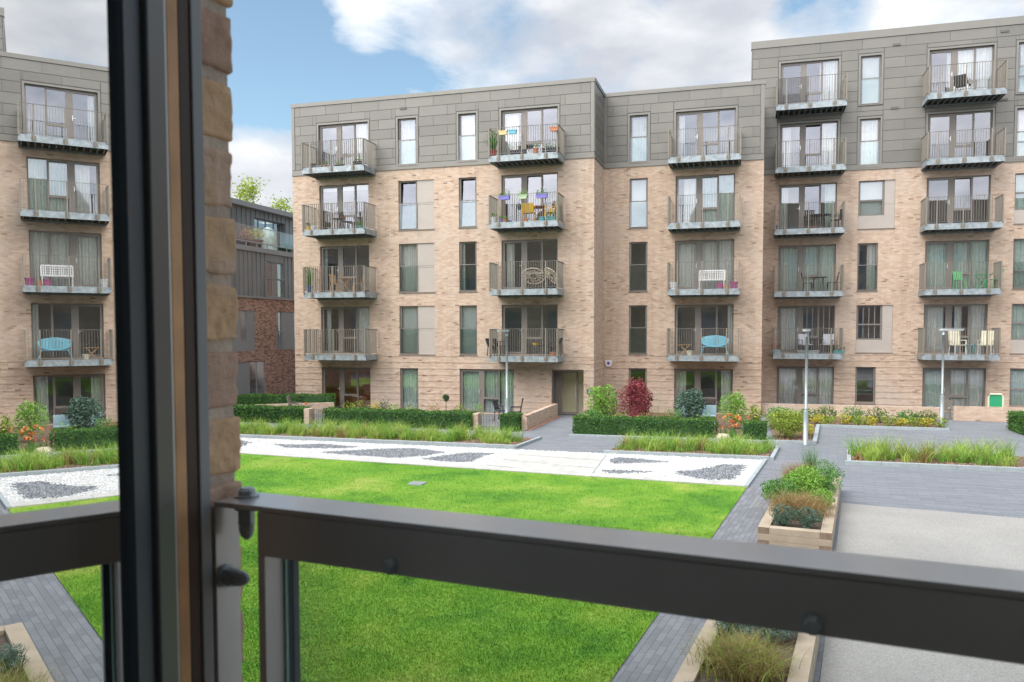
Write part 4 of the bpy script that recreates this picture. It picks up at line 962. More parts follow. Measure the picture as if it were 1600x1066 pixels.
# bed in front of the taller block's garden wall
BB = [(1.0, 30.0), (2.25, 29.9), (2.75, 35.1), (7.6, 35.2), (8.0, 38.6), (1.0, 38.6)]
sheet('planting_bed', BB, .03, 'mulch'); quadstrip('kerb', (2.82, 34.9), (7.7, 34.85), .14, -.01, .09, 'kerb', 1.0); quadstrip('kerb', (2.42, 29.7), (2.95, 34.9), .14, -.01, .09, 'kerb', 1.0); quadstrip('kerb', (.8, 29.62), (2.4, 29.66), .12, -.01, .08, 'kerb', 1)
stones('bark_chips', bark([(1.0, 30.0), (2.25, 29.9), (2.75, 35.1), (7.6, 35.2), (7.8, 36.6), (1.0, 36.6)], 1500), 'barkchip', 'bark chips in the bed below the right garden wall', .015, .05, .04)
for i in range(11):
    t = i/10; x = 2.3+5.3*t; shrub('golden_shrub', (x+random.uniform(-.1, .1), 35.5+random.uniform(-.1, .15)), .36, .3, random.uniform(.42, .55), 'golden yellow low shrub in the front row of the corner bed', 'leaf_yellow' if i % 2 else 'leaf_yellowg', 330, .075, .045, cat='shrub', trunk=.04, lumps=5, group='golden shrubs along the kerb')
for i in range(6):
    t = i/5; x = 2.4+4.9*t; shrub('green_shrub', (x+random.uniform(-.2, .2), 36.5+random.uniform(-.1, .15)), .55, .45, random.uniform(.62, .82), 'mid green shrub in the back row of the corner bed', 'leaf_hedgel' if i % 2 else 'leaf_herb', 650, .09, .05, cat='shrub', trunk=.04, lumps=6, group='green shrubs against the garden wall')
shrub('golden_shrub', (2.25, 31.6), .3, .6, .55, 'golden low shrub in the bed right beside the middle lamp post', 'leaf_yellow', 600, .075, .045, trunk=.04)
# ---------------------------------------------------------------- low walls, gates, fences
def gwall(P, h, lab, coping=True, mat='brick', h2=None):
    e = MB(); h2 = h2 or h; hh = [h, h2, h2, h]; e.hexa([(x, y, 0) for x, y in P]+[(x, y, z) for (x, y), z in zip(P, hh)]); o = e.build('garden_wall', mat); tag(o, lab, 'wall'); return o
gwall([(-8.48, 30.6), (-8.26, 30.6), (-8.26, 36.08), (-8.48, 36.08)], .58, 'low brick wall running back to the entrance')
gwall([(XB1+.03, 39.1), (8.25, 39.1), (8.25, 39.32), (XB1+.03, 39.32)], .52, 'low brick garden wall behind the golden shrubs')
gwall([(8.72, 38.75), (16, 38.55), (16, 38.77), (8.72, 38.97)], .62, 'low brick garden wall right of the far gate')
gwall([(-10.42, 30.3), (-10.2, 30.3), (-10.2, 30.75), (-10.42, 30.75)], .64, 'short brick pier between hedge and gate near the lamp post')
gwall([(-18.0, 30.3), (-17.75, 30.3), (-17.75, 30.75), (-18.0, 30.75)], .64, 'short brick pier at the left garden gate')
gwall([(-24, 31.4), (-18.9, 34.6), (-19.05, 34.82), (-24, 31.62)], .5, 'low pale brick garden wall at far left between hedges')
quadstrip('brick_edging', (-8.22, 30.6), (-8.22, 36.0), -.12, -.01, .02, 'brickpave', .3)
def gate(x0, x1, y, h, lab, mat='panel'):
    e = empty('garden_gate', ((x0+x1)/2, y, 0), label=lab, cat='gate'); w = (x1-x0)/2; b = MB()
    for x in (-w, w-.04): b.box(x, x+.04, -.02, .02, .02, h)
    b.box(-w+.04, w-.04, -.015, .015, .10, .13); b.box(-w+.04, w-.04, -.015, .015, h-.05, h-.02); b.build('frame', mat, e); b = MB()
    n = 7
    for i in range(1, n): x = -w+2*w*i/n; b.box(x-.011, x+.011, -.012, .012, .13, h-.05)
    b.build('bars', mat, e); b = MB(); b.box(w-.12, w-.05, -.04, .04, h*.55, h*.62); b.build('latch', 'handle', e)
gate(-10.15, -9.3, 30.5, .64, 'low metal bar gate behind the near lamp post', 'rail'); gate(-17.7, -17.05, 30.5, .64, 'low metal bar gate by the left garden', 'rail'); gate(8.28, 8.70, 39.2, .85, 'metal bar gate behind the far right lamp post', 'rail')
# terrace paving slabs inside gardens
sheet('garden_paving', [(-24, 31.0), (-8.5, 31.0), (-8.5, 36.1), (-24, 36.1)], -.002, 'pave'); sheet('garden_paving', [(.8, 39.32), (16, 39.32), (16, 42.5), (.8, 42.5)], -.002, 'pave'); sheet('garden_soil', [(-6.2, 30.6), (.7, 30.6), (.7, 38.7), (-6.2, 38.7)], .01, 'mulch')
# ---------------------------------------------------------------- planter boxes
def planter(P, h, lab, inner=.2):
    """P: 4 corners (front-left, front-right, back-right, back-left)"""
    c = Vector((sum(p[0] for p in P)/4, sum(p[1] for p in P)/4)); e = empty('timber_planter', (c.x, c.y, 0), label=lab, cat='planter')
    Q = [Vector((p[0]-c.x, p[1]-c.y)) for p in P]
    dx = (Q[1]-Q[0]).normalized(); dy = (Q[3]-Q[0]).normalized(); w = inner; W_ = (Q[1]-Q[0]).length; L_ = (Q[3]-Q[0]).length
    def pt(a, b_): return Q[0]+dx*a+dy*b_
    mb = [MB(), MB()]; n = 3; ch = h/n
    for k in range(n):
        z0, z1 = k*ch+.002, (k+1)*ch-.002; o_ = random.uniform(-.003, .003)
        def put(a0, a1, b0, b1, m=0):
            R = [pt(a0+o_, b0+o_), pt(a1+o_, b0+o_), pt(a1+o_, b1+o_), pt(a0+o_, b1+o_)]; mb[m].hexa([(r.x, r.y, z0) for r in R]+[(r.x, r.y, z1) for r in R])
        if k % 2 == 0:   # long sides run through: end grain shows at the front corners
            nseg = max(1, int(L_/2.4))
            for a0 in (0, W_-w):
                for j in range(nseg): put(a0, a0+w, .012+(L_-.024)*j/nseg, .012+(L_-.024)*(j+1)/nseg-.004)
                put(a0+.001, a0+w-.001, -.0, .0115, 1)
            put(w+.003, W_-w-.003, 0, w); put(w+.003, W_-w-.003, L_-w, L_)
        else:
            put(0, W_, 0, w); put(0, W_, L_-w, L_)
            for a0 in (0, W_-w): put(a0, a0+w, w+.003, L_-w-.003)
    bevel(mb[0].build('timber_frame', 'timber', e), .004)
    for i in range(0, len(mb[1].v), 8):
        g_ = MB(); g_.hexa(mb[1].v[i:i+8]); g_.build('end_grain', 'endgrain', e)
    s = MB(); R = [pt(w, w), pt(W_-w, w), pt(W_-w, L_-w), pt(w, L_-w)]; s.poly([(r.x, r.y, h-.06) for r in R]); s.build('soil', 'soil', e)
    return lambda a, b_: (c+pt(a, b_))
p1 = planter([(.25, 15.31), (1.51, 15.15), (2.29, 21.1), (1.03, 21.26)], .37, 'near weathered timber planter full of herbs beside the lawn path')
p2 = planter([(-1.15, 4.9), (.12, 4.74), (1.02, 11.3), (-.25, 11.46)], .37, 'nearer timber planter with tan grass below the balcony rail')
def tuft(loc, n, h, sp, mat, lab, cat='plant', w=.008, name='grass_tuft'):
    b = MB()
    for _ in range(n): b.blade((random.gauss(0, sp*.35), random.gauss(0, sp*.35), 0), h*random.uniform(.6, 1.1), random.uniform(.3, 1)*sp, w*random.uniform(.7, 1.4), 4)
    e = empty(name, loc, label=lab, cat=cat); b.build('blades', mat, e); return e
z1 = .32
def at1(a, b_): q = p1(a, b_); return (q.x, q.y, z1)
def at2(a, b_): q = p2(a, b_); return (q.x, q.y, z1)
shrub('lavender', at1(.41, .52), .30, .34, .42, 'grey-green herb at the front left corner of the near planter', 'leaf_greygreen', 1400, .06, .014, cat='plant', trunk=.03, lumps=9)
shrub('lavender', at1(.85, .50), .29, .34, .40, 'grey-green herb at the front right corner of the near planter', 'leaf_greygreen', 1400, .06, .014, cat='plant', trunk=.03, lumps=9)
tuft(at1(.62, 1.45), 2200, .55, .62, 'leaf_tan', 'tan arching grass in the middle of the near planter')
shrub('herb', at1(.18, 2.45), .42, .75, .55, 'mid green herb spilling over the left side of the near planter', 'leaf_herb', 3400, .055, .028, cat='plant', trunk=.03, lumps=12)
shrub('herb', at1(.62, 3.2), .48, .75, .72, 'bright green mint in the middle of the near planter', 'leaf_lime', 3600, .06, .035, cat='plant', trunk=.03, lumps=13)
shrub('herb', at1(1.02, 4.1), .36, 1.0, .74, 'dark rosemary on the right side of the near planter', 'leaf_herb', 2200, .07, .02, cat='plant', trunk=.03, lumps=10)
shrub('herb', at1(1.0, 2.2), .32, .4, .45, 'small leafy herb by the right edge of the near planter', 'leaf_lime', 900, .07, .035, cat='plant', trunk=.03)
tuft(at1(.40, 4.7), 1300, .62, .5, 'leaf_tan', 'tan grass at the far left of the near planter'); tuft(at1(.60, 5.3), 260, .95, .22, 'leaf_herb', 'upright green grass at the far end of the near planter')
tuft(at2(.60, 4.1), 2600, .42, .50, 'leaf_grassy', 'large yellow-green and tan arching grass in the nearer planter'); 
for o in bpy.data.objects:
    if o.name.startswith('blades') and o.parent and 'large yellow-green' in o.parent.get('label', ''):
        o.data.materials.append(mt['leaf_tan'])
        for p in o.data.polygons: p.material_index = 1 if (p.index//4) % 3 else 0
shrub('lavender', at2(.50, 4.95), .42, .36, .38, 'bluish lavender behind the tan grass in the nearer planter', 'leaf_bluish', 2200, .07, .012, cat='plant', trunk=.03, lumps=10)
shrub('lavender', at2(.85, 5.15), .33, .3, .3, 'second bluish lavender at the far end of the nearer planter', 'leaf_bluish', 1500, .07, .012, cat='plant', trunk=.03, lumps=8)
tuft(at2(.35, 4.75), 120, .35, .16, 'leaf_dark', 'small dark tuft at the left inside edge of the nearer planter')
shrub('lavender', at2(.5, 2.6), .4, .45, .42, 'green-grey herb in the near part of the nearer planter', 'leaf_greygreen', 2600, .06, .014, cat='plant', trunk=.03, lumps=10)
# ---------------------------------------------------------------- lamp posts
def lamp_post(loc, rz, lab):
    e = empty('lamp_post', loc, rz, lab, 'lamp post', 'galvanised lamp posts in the courtyard')
    b = MB(); b.lathe((0, 0, 0), [(.085, 0), (.085, 1.12), (.07, 1.2), (.052, 1.24)], 14); b.build('base', 'lamp', e, True)
    b = MB(); b.lathe((0, 0, 1.2), [(.05, 0), (.045, 2.66)], 12); b.build('pole', 'lamp', e, True)
    b = MB(); b.lathe((0, 0, 3.72), [(.06, 0), (.06, .12), (.03, .2)], 12); b.build('collar', 'lamp', e, True)
    b = MB(); n = 18; top = []; bot = []
    for i in range(n):
        t = 2*pi*i/n; x = .32+.48*cos(t); y = .15*sin(t); top.append((x, y, 3.98)); bot.append((x*.96, y*.8, 3.90))
    b.poly(top); b.poly(bot[::-1])
    for i in range(n): b.quad(bot[i], bot[(i+1) % n], top[(i+1) % n], top[i])
    h = b.build('lamp_head', 'lens', e)
    return e
l1 = lamp_post((-9.12, 31.0-.25, 0), radians(-100), 'galvanised lamp post in front of the garden gate, nearest the entrance wall')
c_ = copy_tree(l1); c_.location = (2.02, 29.3, 0); c_.rotation_euler.z = radians(-97); c_['label'] = 'galvanised lamp post at the corner of the yellow-green bush bed'
c_ = copy_tree(l1); c_.location = (7.95, 37.4, 0); c_.rotation_euler.z = radians(3); c_['label'] = 'galvanised lamp post with sideways head before the far right gate'
# ---------------------------------------------------------------- furniture
def slats(b, x0, x1, y0, y1, z, n, th=.02, ax='x'):
    for i in range(n):
        if ax == 'x':
            w = (x1-x0)/n; b.box(x0+w*i+w*.12, x0+w*(i+1)-w*.12, y0, y1, z, z+th)
        else:
            w = (y1-y0)/n; b.box(x0, x1, y0+w*i+w*.12, y0+w*(i+1)-w*.12, z, z+th)
def chair(loc, rz, mat, lab, arms=False, back=.85, w=.46, solid=False, leg=None, name='chair', tall=0, group=None):
    leg = leg or mat; e = empty(name, loc, rz, lab, 'chair', group); h = w/2; b = MB()
    if solid: b.box(-h, h, -.22, .22, .42, .46)
    else: slats(b, -h, h, -.22, .22, .43, 6)
    b.build('seat', mat, e); b = MB()
    if solid:
        b.hexa([(-h, .20, .46), (h, .20, .46), (h, .23, .46), (-h, .23, .46), (-h*.92, .32, back+tall), (h*.92, .32, back+tall), (h*.92, .35, back+tall), (-h*.92, .35, back+tall)])
    else:
        for i in range(5):
            x = -h+w*(i+.5)/5; b.hexa([(x-.033, .2, .5), (x+.033, .2, .5), (x+.033, .22, .5), (x-.033, .22, .5), (x-.033, .29, back), (x+.033, .29, back), (x+.033, .31, back), (x-.033, .31, back)])
        b.bar((-h, .3, back), (h, .3, back), .03, .07); b.bar((-h, .2, .5), (h, .2, .5), .03, .05)
    b.build('backrest', mat, e)
    for sx in (-1, 1):
        for sy, y in ((-1, -.2), (1, .2)):
            b = MB(); b.bar((sx*(h-.02), y, .42), (sx*(h), y*1.15, 0), .035); b.build('leg', leg, e)
    if arms:
        for sx in (-1, 1):
            b = MB(); b.bar((sx*h, -.22, .66), (sx*h, .25, .66), .045, .03); b.bar((sx*h, -.2, .66), (sx*h, -.2, .44), .03); b.build('armrest', leg, e)
    return e
def table(loc, r, h, mat, lab, square=False, name='table', legmat=None, fold=False):
    e = empty(name, loc, random.uniform(0, .3), lab, 'table'); b = MB()
    if square: slats(b, -r, r, -r*.8, r*.8, h-.03, 7)
    else: b.lathe((0, 0, h-.03), [(r*.97, 0), (r, .01), (r, .025), (r*.98, .03)], 20)
    b.build('tabletop', mat, e)
    for k in range(4):
        a = pi/4+k*pi/2; b = MB()
        if fold: s = 1 if k % 2 else -1; b.bar((-r*.7*s, (-r*.6 if k < 2 else r*.6), 0), (r*.7*s, (-r*.6 if k < 2 else r*.6), h-.03), .03)
        else: b.bar((cos(a)*r*.85, sin(a)*r*.85, 0), (cos(a)*r*.7, sin(a)*r*.7, h-.03), .03)
        b.build('leg', legmat or mat, e)
    return e
def pot(loc, r, h, mat, lab, plant=None, ph=.3, pn=120, cat='plant pot', pw=None, name='plant_pot'):
    e = empty(name, loc, 0, lab, cat); b = MB(); b.lathe((0, 0, 0), [(r*.72, 0), (r*.95, h*.86), (r*1.04, h*.87), (r*1.04, h), (r*.9, h), (r*.88, h*.9), (.01, h*.9)], 14); b.build('pot', mat, e)
    if plant:
        f = MB()
        for _ in range(pn):
            d_ = Vector((random.gauss(0, 1), random.gauss(0, 1), random.gauss(0, .8))); d_ = d_.normalized()*random.random()**.5; f.leaf((d_.x*(pw or r*1.2), d_.y*(pw or r*1.2), h+ph*.45+d_.z*ph*.5), .09, .04)
        f.build('foliage', plant, e)
    return e
def trough(loc, w, h, mat, lab, plant=None, dp=.2, name='window_box', cat='planter box', ph=.18):
    e = empty(name, loc, 0, lab, cat); b = MB(); x = w/2
    b.hexa([(-x*.9, -dp*.4, 0), (x*.9, -dp*.4, 0), (x*.9, dp*.4, 0), (-x*.9, dp*.4, 0), (-x, -dp/2, h), (x, -dp/2, h), (x, dp/2, h), (-x, dp/2, h)]); b.box(-x-.01, x+.01, -dp/2-.01, dp/2+.01, h-.03, h+.004); b.build('box', mat, e)
    if plant:
        f = MB()
        for _ in range(int(w*200)): f.leaf((random.uniform(-x, x), random.gauss(0, dp*.3), h+abs(random.gauss(0, ph*.6))), .08, .035)
        f.build('plants', plant, e)
    return e
def BP(u, Yw, row, dy=.7):   # a spot on a balcony deck: pixel column, wall plane, floor row, distance out from the wall
    Y = Yw-dy; return (XatY(u, Y, 516-(HEADS[row]-DH-4)*F/Y*.0+0), Y, HEADS[row]-DH-.02)
def BV(u, v, Yw, row, dy=.7):
    Y = Yw-dy; return (aY(u, v, Y)[0], Y, HEADS[row]-DH-.02)
# A0 column
trough(BV(497, 257, YA, 4, 1.1), .45, .12, 'galv', 'grey tray on the left of the top left balcony'); pot(BV(508, 257, YA, 4, 1.1), .11, .14, 'terracotta', 'small reddish pot with seedling on the top left balcony', 'leaf_herb', .2, 60)
trough(BV(530, 254, YA, 4, 1.1), .42, .12, 'black', 'black trough with green shoots in the middle of the top left balcony', 'leaf_lime'); trough(BV(560, 251, YA, 4, 1.1), .5, .2, 'dark', 'dark trough with greens at the right of the top left balcony', 'leaf_herb')
pot(BV(489, 256, YA, 4, .8), .13, .3, 'black', 'black bin in the left corner of the top left balcony', name='waste_bin', cat='bin')
pot(BV(482, 356, YA, 3, 1.1), .13, .2, 'yellow', 'yellow pot with leaves on the third floor left balcony', 'leaf_herb', .25, 70)
wc = empty('watering_can', BV(490, 356, YA, 3, 1.1), 0, 'white watering can beside the yellow pot', 'watering can'); b = MB(); b.lathe((0, 0, 0), [(.10, 0), (.11, .2), (.08, .22)], 12); b.build('body', 'white', wc); b = MB(); b.tube([(.1, 0, .05), (.2, 0, .14), (.28, 0, .26)], [.02, .015, .02], 6); b.build('spout', 'white', wc); b = MB(); b.tube([(-.1, 0, .05), (-.18, 0, .13), (-.08, 0, .24), (.03, 0, .25)], .01, 6); b.build('handle', 'white', wc)
pot(BV(563, 352, YA, 3, 1.1), .17, .15, 'teal', 'teal bowl on the third floor left balcony', 'leaf_herb', .25, 60)
chair(BV(541, 356, YA, 3, .55), 2.6, 'dark', 'dark chair on the third floor left balcony', name='chair'); table(BV(530, 356, YA, 3, .6), .3, .6, 'dark', 'dark table in front of the third floor left door')
pot((BV(538, 356, YA, 3, .7)[0], YA-.7, 8.8+.58), .06, .1, 'orange', 'orange cup standing on the dark balcony table', name='cup', cat='cup')
pot(BV(484, 455, YA, 2, .95), .14, .35, 'bluepot', 'dark blue pot with a tall spiky plant on the second floor left balcony', 'leaf_herb', .2, 10)
b = MB(); x, y, z = BV(484, 455, YA, 2, .95)
for _ in range(60): b.blade((x+random.gauss(0, .04), y+random.gauss(0, .04), z+.3), random.uniform(.7, 1.25), random.uniform(.05, .4), .045)
o = b.build('spiky_plant', 'leaf_herb'); tag(o, 'tall spiky leaves rising from the dark blue balcony pot', 'plant')
table(BV(541, 455, YA, 2, .7), .36, .72, 'wood', 'folding wooden table on the second floor left balcony', True, fold=True)
chair(BV(527, 455, YA, 2, .7), pi/2-.2, 'wood', 'folding wooden chair left of the wooden table', back=.88); chair(BV(560, 455, YA, 2, .6), -pi/2+.3, 'wood', 'folding wooden chair right of the wooden table', back=.88)
# A1 column
e = pot(BV(770, 248, YA, 4, 1.0), .19, .32, 'darkred', 'red pot with a bushy palm on the top balcony above the yellow chairs')
b = MB()
for _ in range(170): b.blade((random.gauss(0, .05), random.gauss(0, .05), .3), random.uniform(.4, 1.1), random.uniform(.1, .6), .05)
b.build('foliage', 'leaf_herb', e)
def hangbox(u, v, row, mat, lab, w=.36, Yw=YA, plant=None):
    x, y, z = aY(u, v, Yw-BD-.10); return trough((x, y, z-.08), w, .17, mat, lab, plant, .14, 'hanging_box', 'planter box')
hangbox(786, 208, 4, 'paleyellow', 'pale yellow box hanging on the top balcony rail', .38); hangbox(800.5, 206.5, 4, 'lblue', 'blue box hanging on the top balcony rail'); hangbox(866, 202, 4, 'terracotta', 'terracotta box hanging at the right end of the top balcony rail', .34)
hangbox(788, 309.5, 3, 'purple', 'left purple box hanging above the yellow chairs', .5, plant='leaf_herb'); hangbox(816.5, 308, 3, 'palegreen', 'pale green box hanging on the rail between two purple ones', .42, plant='leaf_lime'); hangbox(846.5, 306.5, 3, 'purple', 'right purple box hanging above the dark red table', .5, plant='leaf_herb')
trough(BV(809.5, 243, YA, 4, 1.1), .72, .24, 'black', 'black trough in the middle of the top balcony above the yellow chairs'); trough(BV(860, 240, YA, 4, 1.1), .75, .24, 'black', 'black trough at the right of the top balcony above the yellow chairs', 'leaf_herb')
pot(BV(837, 242, YA, 4, 1.1), .14, .26, 'terracotta', 'terracotta pot between the two black troughs', 'leaf_herb', .3, 60)
YC_ = 'balcony with yellow chairs'
chair(BV(826, 348, YA, 3, .95), pi+.1, 'yellow', 'yellow plastic armchair left of the dark red table', True, .8, .56, True); chair(BV(862, 346, YA, 3, .7), -pi/2-.2, 'yellow', 'yellow plastic armchair at the right end by the dark red table', True, .82, .56, True)
table(BV(842, 348, YA, 3, .7), .38, .72, 'darkred', 'dark red metal table between the yellow chairs')
pot(BV(771.5, 348, YA, 3, 1.05), .15, .28, 'white', 'white pot with flowers at the left of the balcony with yellow chairs', 'leaf_herb', .22, 60); pot(BV(782, 348, YA, 3, 1.1), .1, .2, 'purple', 'small lilac pot beside the white pot', 'leaf_lime', .15, 40); pot(BV(788.5, 348, YA, 3, 1.1), .1, .17, 'terracotta', 'pink-orange pot right of the lilac pot', 'leaf_lime', .15, 40)
pot(BV(821.5, 347, YA, 3, 1.15), .12, .15, 'orange', 'orange pot under the yellow chair'); pot(BV(847, 344, YA, 3, 1.12), .14, .2, 'cyan', 'bright cyan pot under the dark red table'); trough(BV(860, 344, YA, 3, 1.1), .5, .2, 'teal', 'teal trough at the right of the balcony with yellow chairs', 'leaf_herb')
def papasan(loc, rz, lab):
    e = empty('round_chair', loc, rz, lab, 'chair'); b = MB(); rc = .52
    for k in range(3):
        rr = rc*(1, .66, .33)[k]; b.tube([(rr*cos(t)*1.0, .1-.28*sin(t)*rr/rc-.08*(1-k/2)*0, .62+.42*sin(t)*rr/rc*.8+.0) for t in [2*pi*i/20 for i in range(21)]], .022 if k == 0 else .012, 6, cap=False)
    for i in range(14):
        t = 2*pi*i/14; b.tube([(.17*cos(t), .1-.09*sin(t), .62+.11*sin(t)), (rc*cos(t), .1-.28*sin(t), .62+.336*sin(t))], .016, 5)
    b.build('seat', 'rattan', e)
    for i in range(4):
        a = pi/4+i*pi/2; b = MB(); b.tube([(.30*cos(a), .25*sin(a), 0), (.1*cos(a), .08*sin(a), .28), (.26*cos(a), .18*sin(a), .5)], .014, 5); b.build('leg', 'dark', e)
papasan(BV(833, 455, YA, 2, .8), .1, 'round rattan chair facing out on the second floor balcony'); papasan(BV(859, 453, YA, 2, .75), -.9, 'tilted round rattan chair right of the other round one')
chair(BV(772, 560, YA, 1, .75), pi/2, 'dark', 'dark wicker armchair at the left on the balcony over the entrance lamp', True, .8, .6, True); chair(BV(783, 560, YA, 1, .6), pi/2, 'dark', 'second dark wicker armchair close behind the left one', True, .8, .6, True)
chair(BV(866, 560, YA, 1, .7), -pi/2, 'dark', 'dark wicker armchair at the right on the balcony above the entrance', True, .82, .6, True); table(BV(836, 560, YA, 1, .75), .4, .5, 'dark', 'low dark table with a yellow bowl on top')
x, y, z = BV(836, 560, YA, 1, .75); pot((x, y, z+.5), .13, .09, 'yellow', 'yellow bowl on the low dark balcony table', name='bowl', cat='bowl'); pot(BV(864, 560, YA, 1, 1.1), .16, .2, 'terracotta', 'terracotta pot at the right on the balcony above the entrance')
# B column
def bench(loc, rz, mat, lab, w=1.2, grid=True, name='bench'):
    e = empty(name, loc, rz, lab, 'bench'); h = w/2; b = MB(); slats(b, -h, h, -.22, .2, .42, 5, .02, 'y'); b.build('seat', mat, e); b = MB()
    b.bar((-h, .22, .45), (-h, .3, .9), .04); b.bar((h, .22, .45), (h, .3, .9), .04); b.bar((-h, .3, .9), (h, .3, .9), .05); b.bar((-h, .23, .5), (h, .23, .5), .04)
    n = 14
    for i in range(1, n): x = -h+w*i/n; b.bar((x, .235, .5), (x, .3, .9), .022)
    for z in (.6, .7, .8): b.bar((-h, .235+(z-.5)*.16, z), (h, .235+(z-.5)*.16, z), .02)
    b.build('backrest', mat, e)
    for sx in (-1, 1):
        for y in (-.2, .2): b = MB(); b.bar((sx*(h-.03), y, 0), (sx*(h-.03), y, .42), .04); b.build('leg', mat, e)
    return e
bench(BV(1112, 452, YB, 2, .55), 0, 'white', 'white lattice bench on the second floor balcony', 1.15)
pot(BV(1052, 452, YB, 2, .9), .17, .36, 'white', 'large white pot at the left of the white bench'); pot(BV(1124.5, 452, YB, 2, 1.05), .16, .28, 'pink', 'left pink pot in front of the white bench'); pot(BV(1147, 450, YB, 2, .95), .18, .33, 'pink', 'right pink pot in the balcony corner'); pot(BV(1134.5, 450, YB, 2, 1.0), .08, .22, 'orange', 'small orange pot between the two pink pots')
e = empty('outdoor_sofa', BV(1116.5, 553, YB, 1, .7), 0, 'light blue oval bench on the first floor balcony', 'bench')
b = MB(); ov = [(.62*cos(t) if abs(cos(t)) < .72 else .62*math.copysign(1-(1-abs(cos(t)))*1.0, cos(t)), sin(t)) for t in [2*pi*i/24 for i in range(25)]]
b.tube([(x, .18+.06*s, .66+.24*s) for x, s in ov], .02, 6, cap=False)
for i in range(1, 24):
    x = -.62+1.24*i/24; hh = math.sqrt(max(0, 1-(abs(x)/.63)**3)); b.bar((x, .18-.06*hh, .66-.24*hh), (x, .18+.06*hh, .66+.24*hh), .034, .02)
b.build('backrest', 'lblue', e); b = MB()
n = 20; P = [(.60*cos(2*pi*i/n), -.02+.24*sin(2*pi*i/n), .42) for i in range(n)]; b.poly(P); b.poly([(x, y, .39) for x, y, z in P][::-1])
for i in range(n): a, c = P[i], P[(i+1) % n]; b.quad((a[0], a[1], .39), (c[0], c[1], .39), c, a)
b.build('seat', 'lblue', e)
for sx in (-1, 1):
    for sy in (-1, 1): b = MB(); b.tube([(sx*.48, sy*.18, .4), (sx*.62, sy*.22, 0)], .018, 6); b.build('leg', 'lblue', e)
table(BV(1070, 553, YB, 1, .6), .3, .5, 'wood', 'small wooden trestle stool on the first floor balcony', True, fold=True, name='stool'); pot(BV(1077.5, 553, YB, 1, .75), .14, .22, 'cream', 'cream pot beside the wooden trestle stool')
# C3 column
chair(BV(1306, 355, YC, 3, .6), -pi/2+.3, 'dark', 'dark metal armchair at the right of the third floor balcony', True, .95); chair(BV(1264, 355, YC, 3, .55), pi, 'dark', 'dark slatted chair left of centre on the third floor balcony', True, .9); table(BV(1282, 355, YC, 3, .6), .5, .72, 'dark', 'dark dining table on the third floor balcony of the taller block')
chair(BV(1262, 453, YC, 2, .6), pi/2, 'dark', 'dark chair left of the table on the second floor balcony', False, .9); table(BV(1279, 453, YC, 2, .6), .4, .72, 'dark', 'dark table on the second floor balcony of the taller block'); chair(BV(1300, 453, YC, 2, .6), -pi/2, 'dark', 'dark chair right of the table on the second floor balcony', False, .9)
chair(BV(1259, 551, YC, 1, .65), .35, 'greyfab', 'grey padded armchair left on the first floor balcony by the lamp post', True, .95, .55, True, 'dark'); chair(BV(1292, 551, YC, 1, .65), -.3, 'greyfab', 'grey padded armchair right on the first floor balcony by the lamp post', True, .95, .55, True, 'dark'); table(BV(1277, 551, YC, 1, .7), .32, .7, 'dark', 'dark round table between the grey padded armchairs')
trough(BV(1213, 551, YC, 1, 1.1), .42, .18, 'bluegrey', 'blue-grey trough in the left corner below the red plant', 'leaf_red', ph=.5); trough(BV(1263, 551, YC, 1, 1.1), 1.0, .17, 'galv', 'long light grey trough in front of the padded chairs'); trough(BV(1311, 551, YC, 1, 1.1), .5, .18, 'teal', 'teal trough in the right corner by the grey chairs', 'leaf_dark')
pot(BV(1213, 353, YC, 3, 1.0), .07, .25, 'bluepot', 'small blue bottle in the left corner of the third floor balcony', name='bottle', cat='bottle'); pot(BV(1273, 355, YC, 3, 1.1), .15, .12, 'darkred', 'red bowl on the third floor balcony floor')
# C4 column
chair(BV(1504, 140, YC, 5, .6), 2.6, 'dark', 'dark armchair on the top balcony of the taller block', True, .85, .6, True, 'white')
chair(BV(1499, 452, YC, 2, .65), .1, 'greenmetal', 'green metal folding chair left on the second floor balcony', False, .85, .42); table(BV(1536, 452, YC, 2, .7), .36, .7, 'greenmetal', 'green metal folding table at the right of the second floor balcony', True, fold=True); chair(BV(1553, 452, YC, 2, .6), -1.1, 'greenmetal', 'green metal folding chair behind the green folding table', False, .9, .42)
chair(BV(1496, 551, YC, 1, .7), .35, 'cream', 'cream reclining chair left on the first floor right-hand balcony', True, .95, .55, True, 'white', tall=.15); chair(BV(1540, 551, YC, 1, .7), -.45, 'cream', 'cream reclining chair right on the first floor right-hand balcony', True, .95, .55, True, 'white', tall=.15); table(BV(1517, 551, YC, 1, .7), .22, .45, 'teal', 'small glass side table between the cream reclining chairs')
# ground level furniture
gb = empty('folding_lounger', (aY(1556, 625, 40.6)[0], 40.6, 0), 0, 'green sun chair back with pale frame above the garden wall', 'chair')
b = MB(); w, z0, z1_ = .26, .42, 1.0; b.box(-w, w, 0, .02, z0, z1_); b.build('backrest', 'board', gb); b = MB(); b.tube([(-w-.03, 0, 0), (-w-.03, 0, .9), (-w+.03, 0, 1.04), (w-.03, 0, 1.04), (w+.03, 0, .9), (w+.03, 0, 0)], .04, 8); b.build('frame', 'cream', gb); b = MB(); b.box(-w, w, -.45, -.02, .38, .42); b.build('seat', 'board', gb)
chair((*P2(462, 650, 32.4), 0), 1.9, 'taupe', 'taupe high-backed garden lounger by the left gate', True, 1.0, .6, True, name='lounger'); table((*P2(478, 650, 32.6), 0), .3, .55, 'taupe', 'low taupe table beside the lounger'); x, y = P2(478, 650, 32.6)
pot((x, y, .55), .06, .12, 'orange', 'orange candle holder on the taupe table', name='candle_holder', cat='candle holder')
chair((*P2(806, 650, 33.2), 0), -1.4, 'dark', 'dark slatted garden chair tilted by the green-curtained doors', True, 1.0)
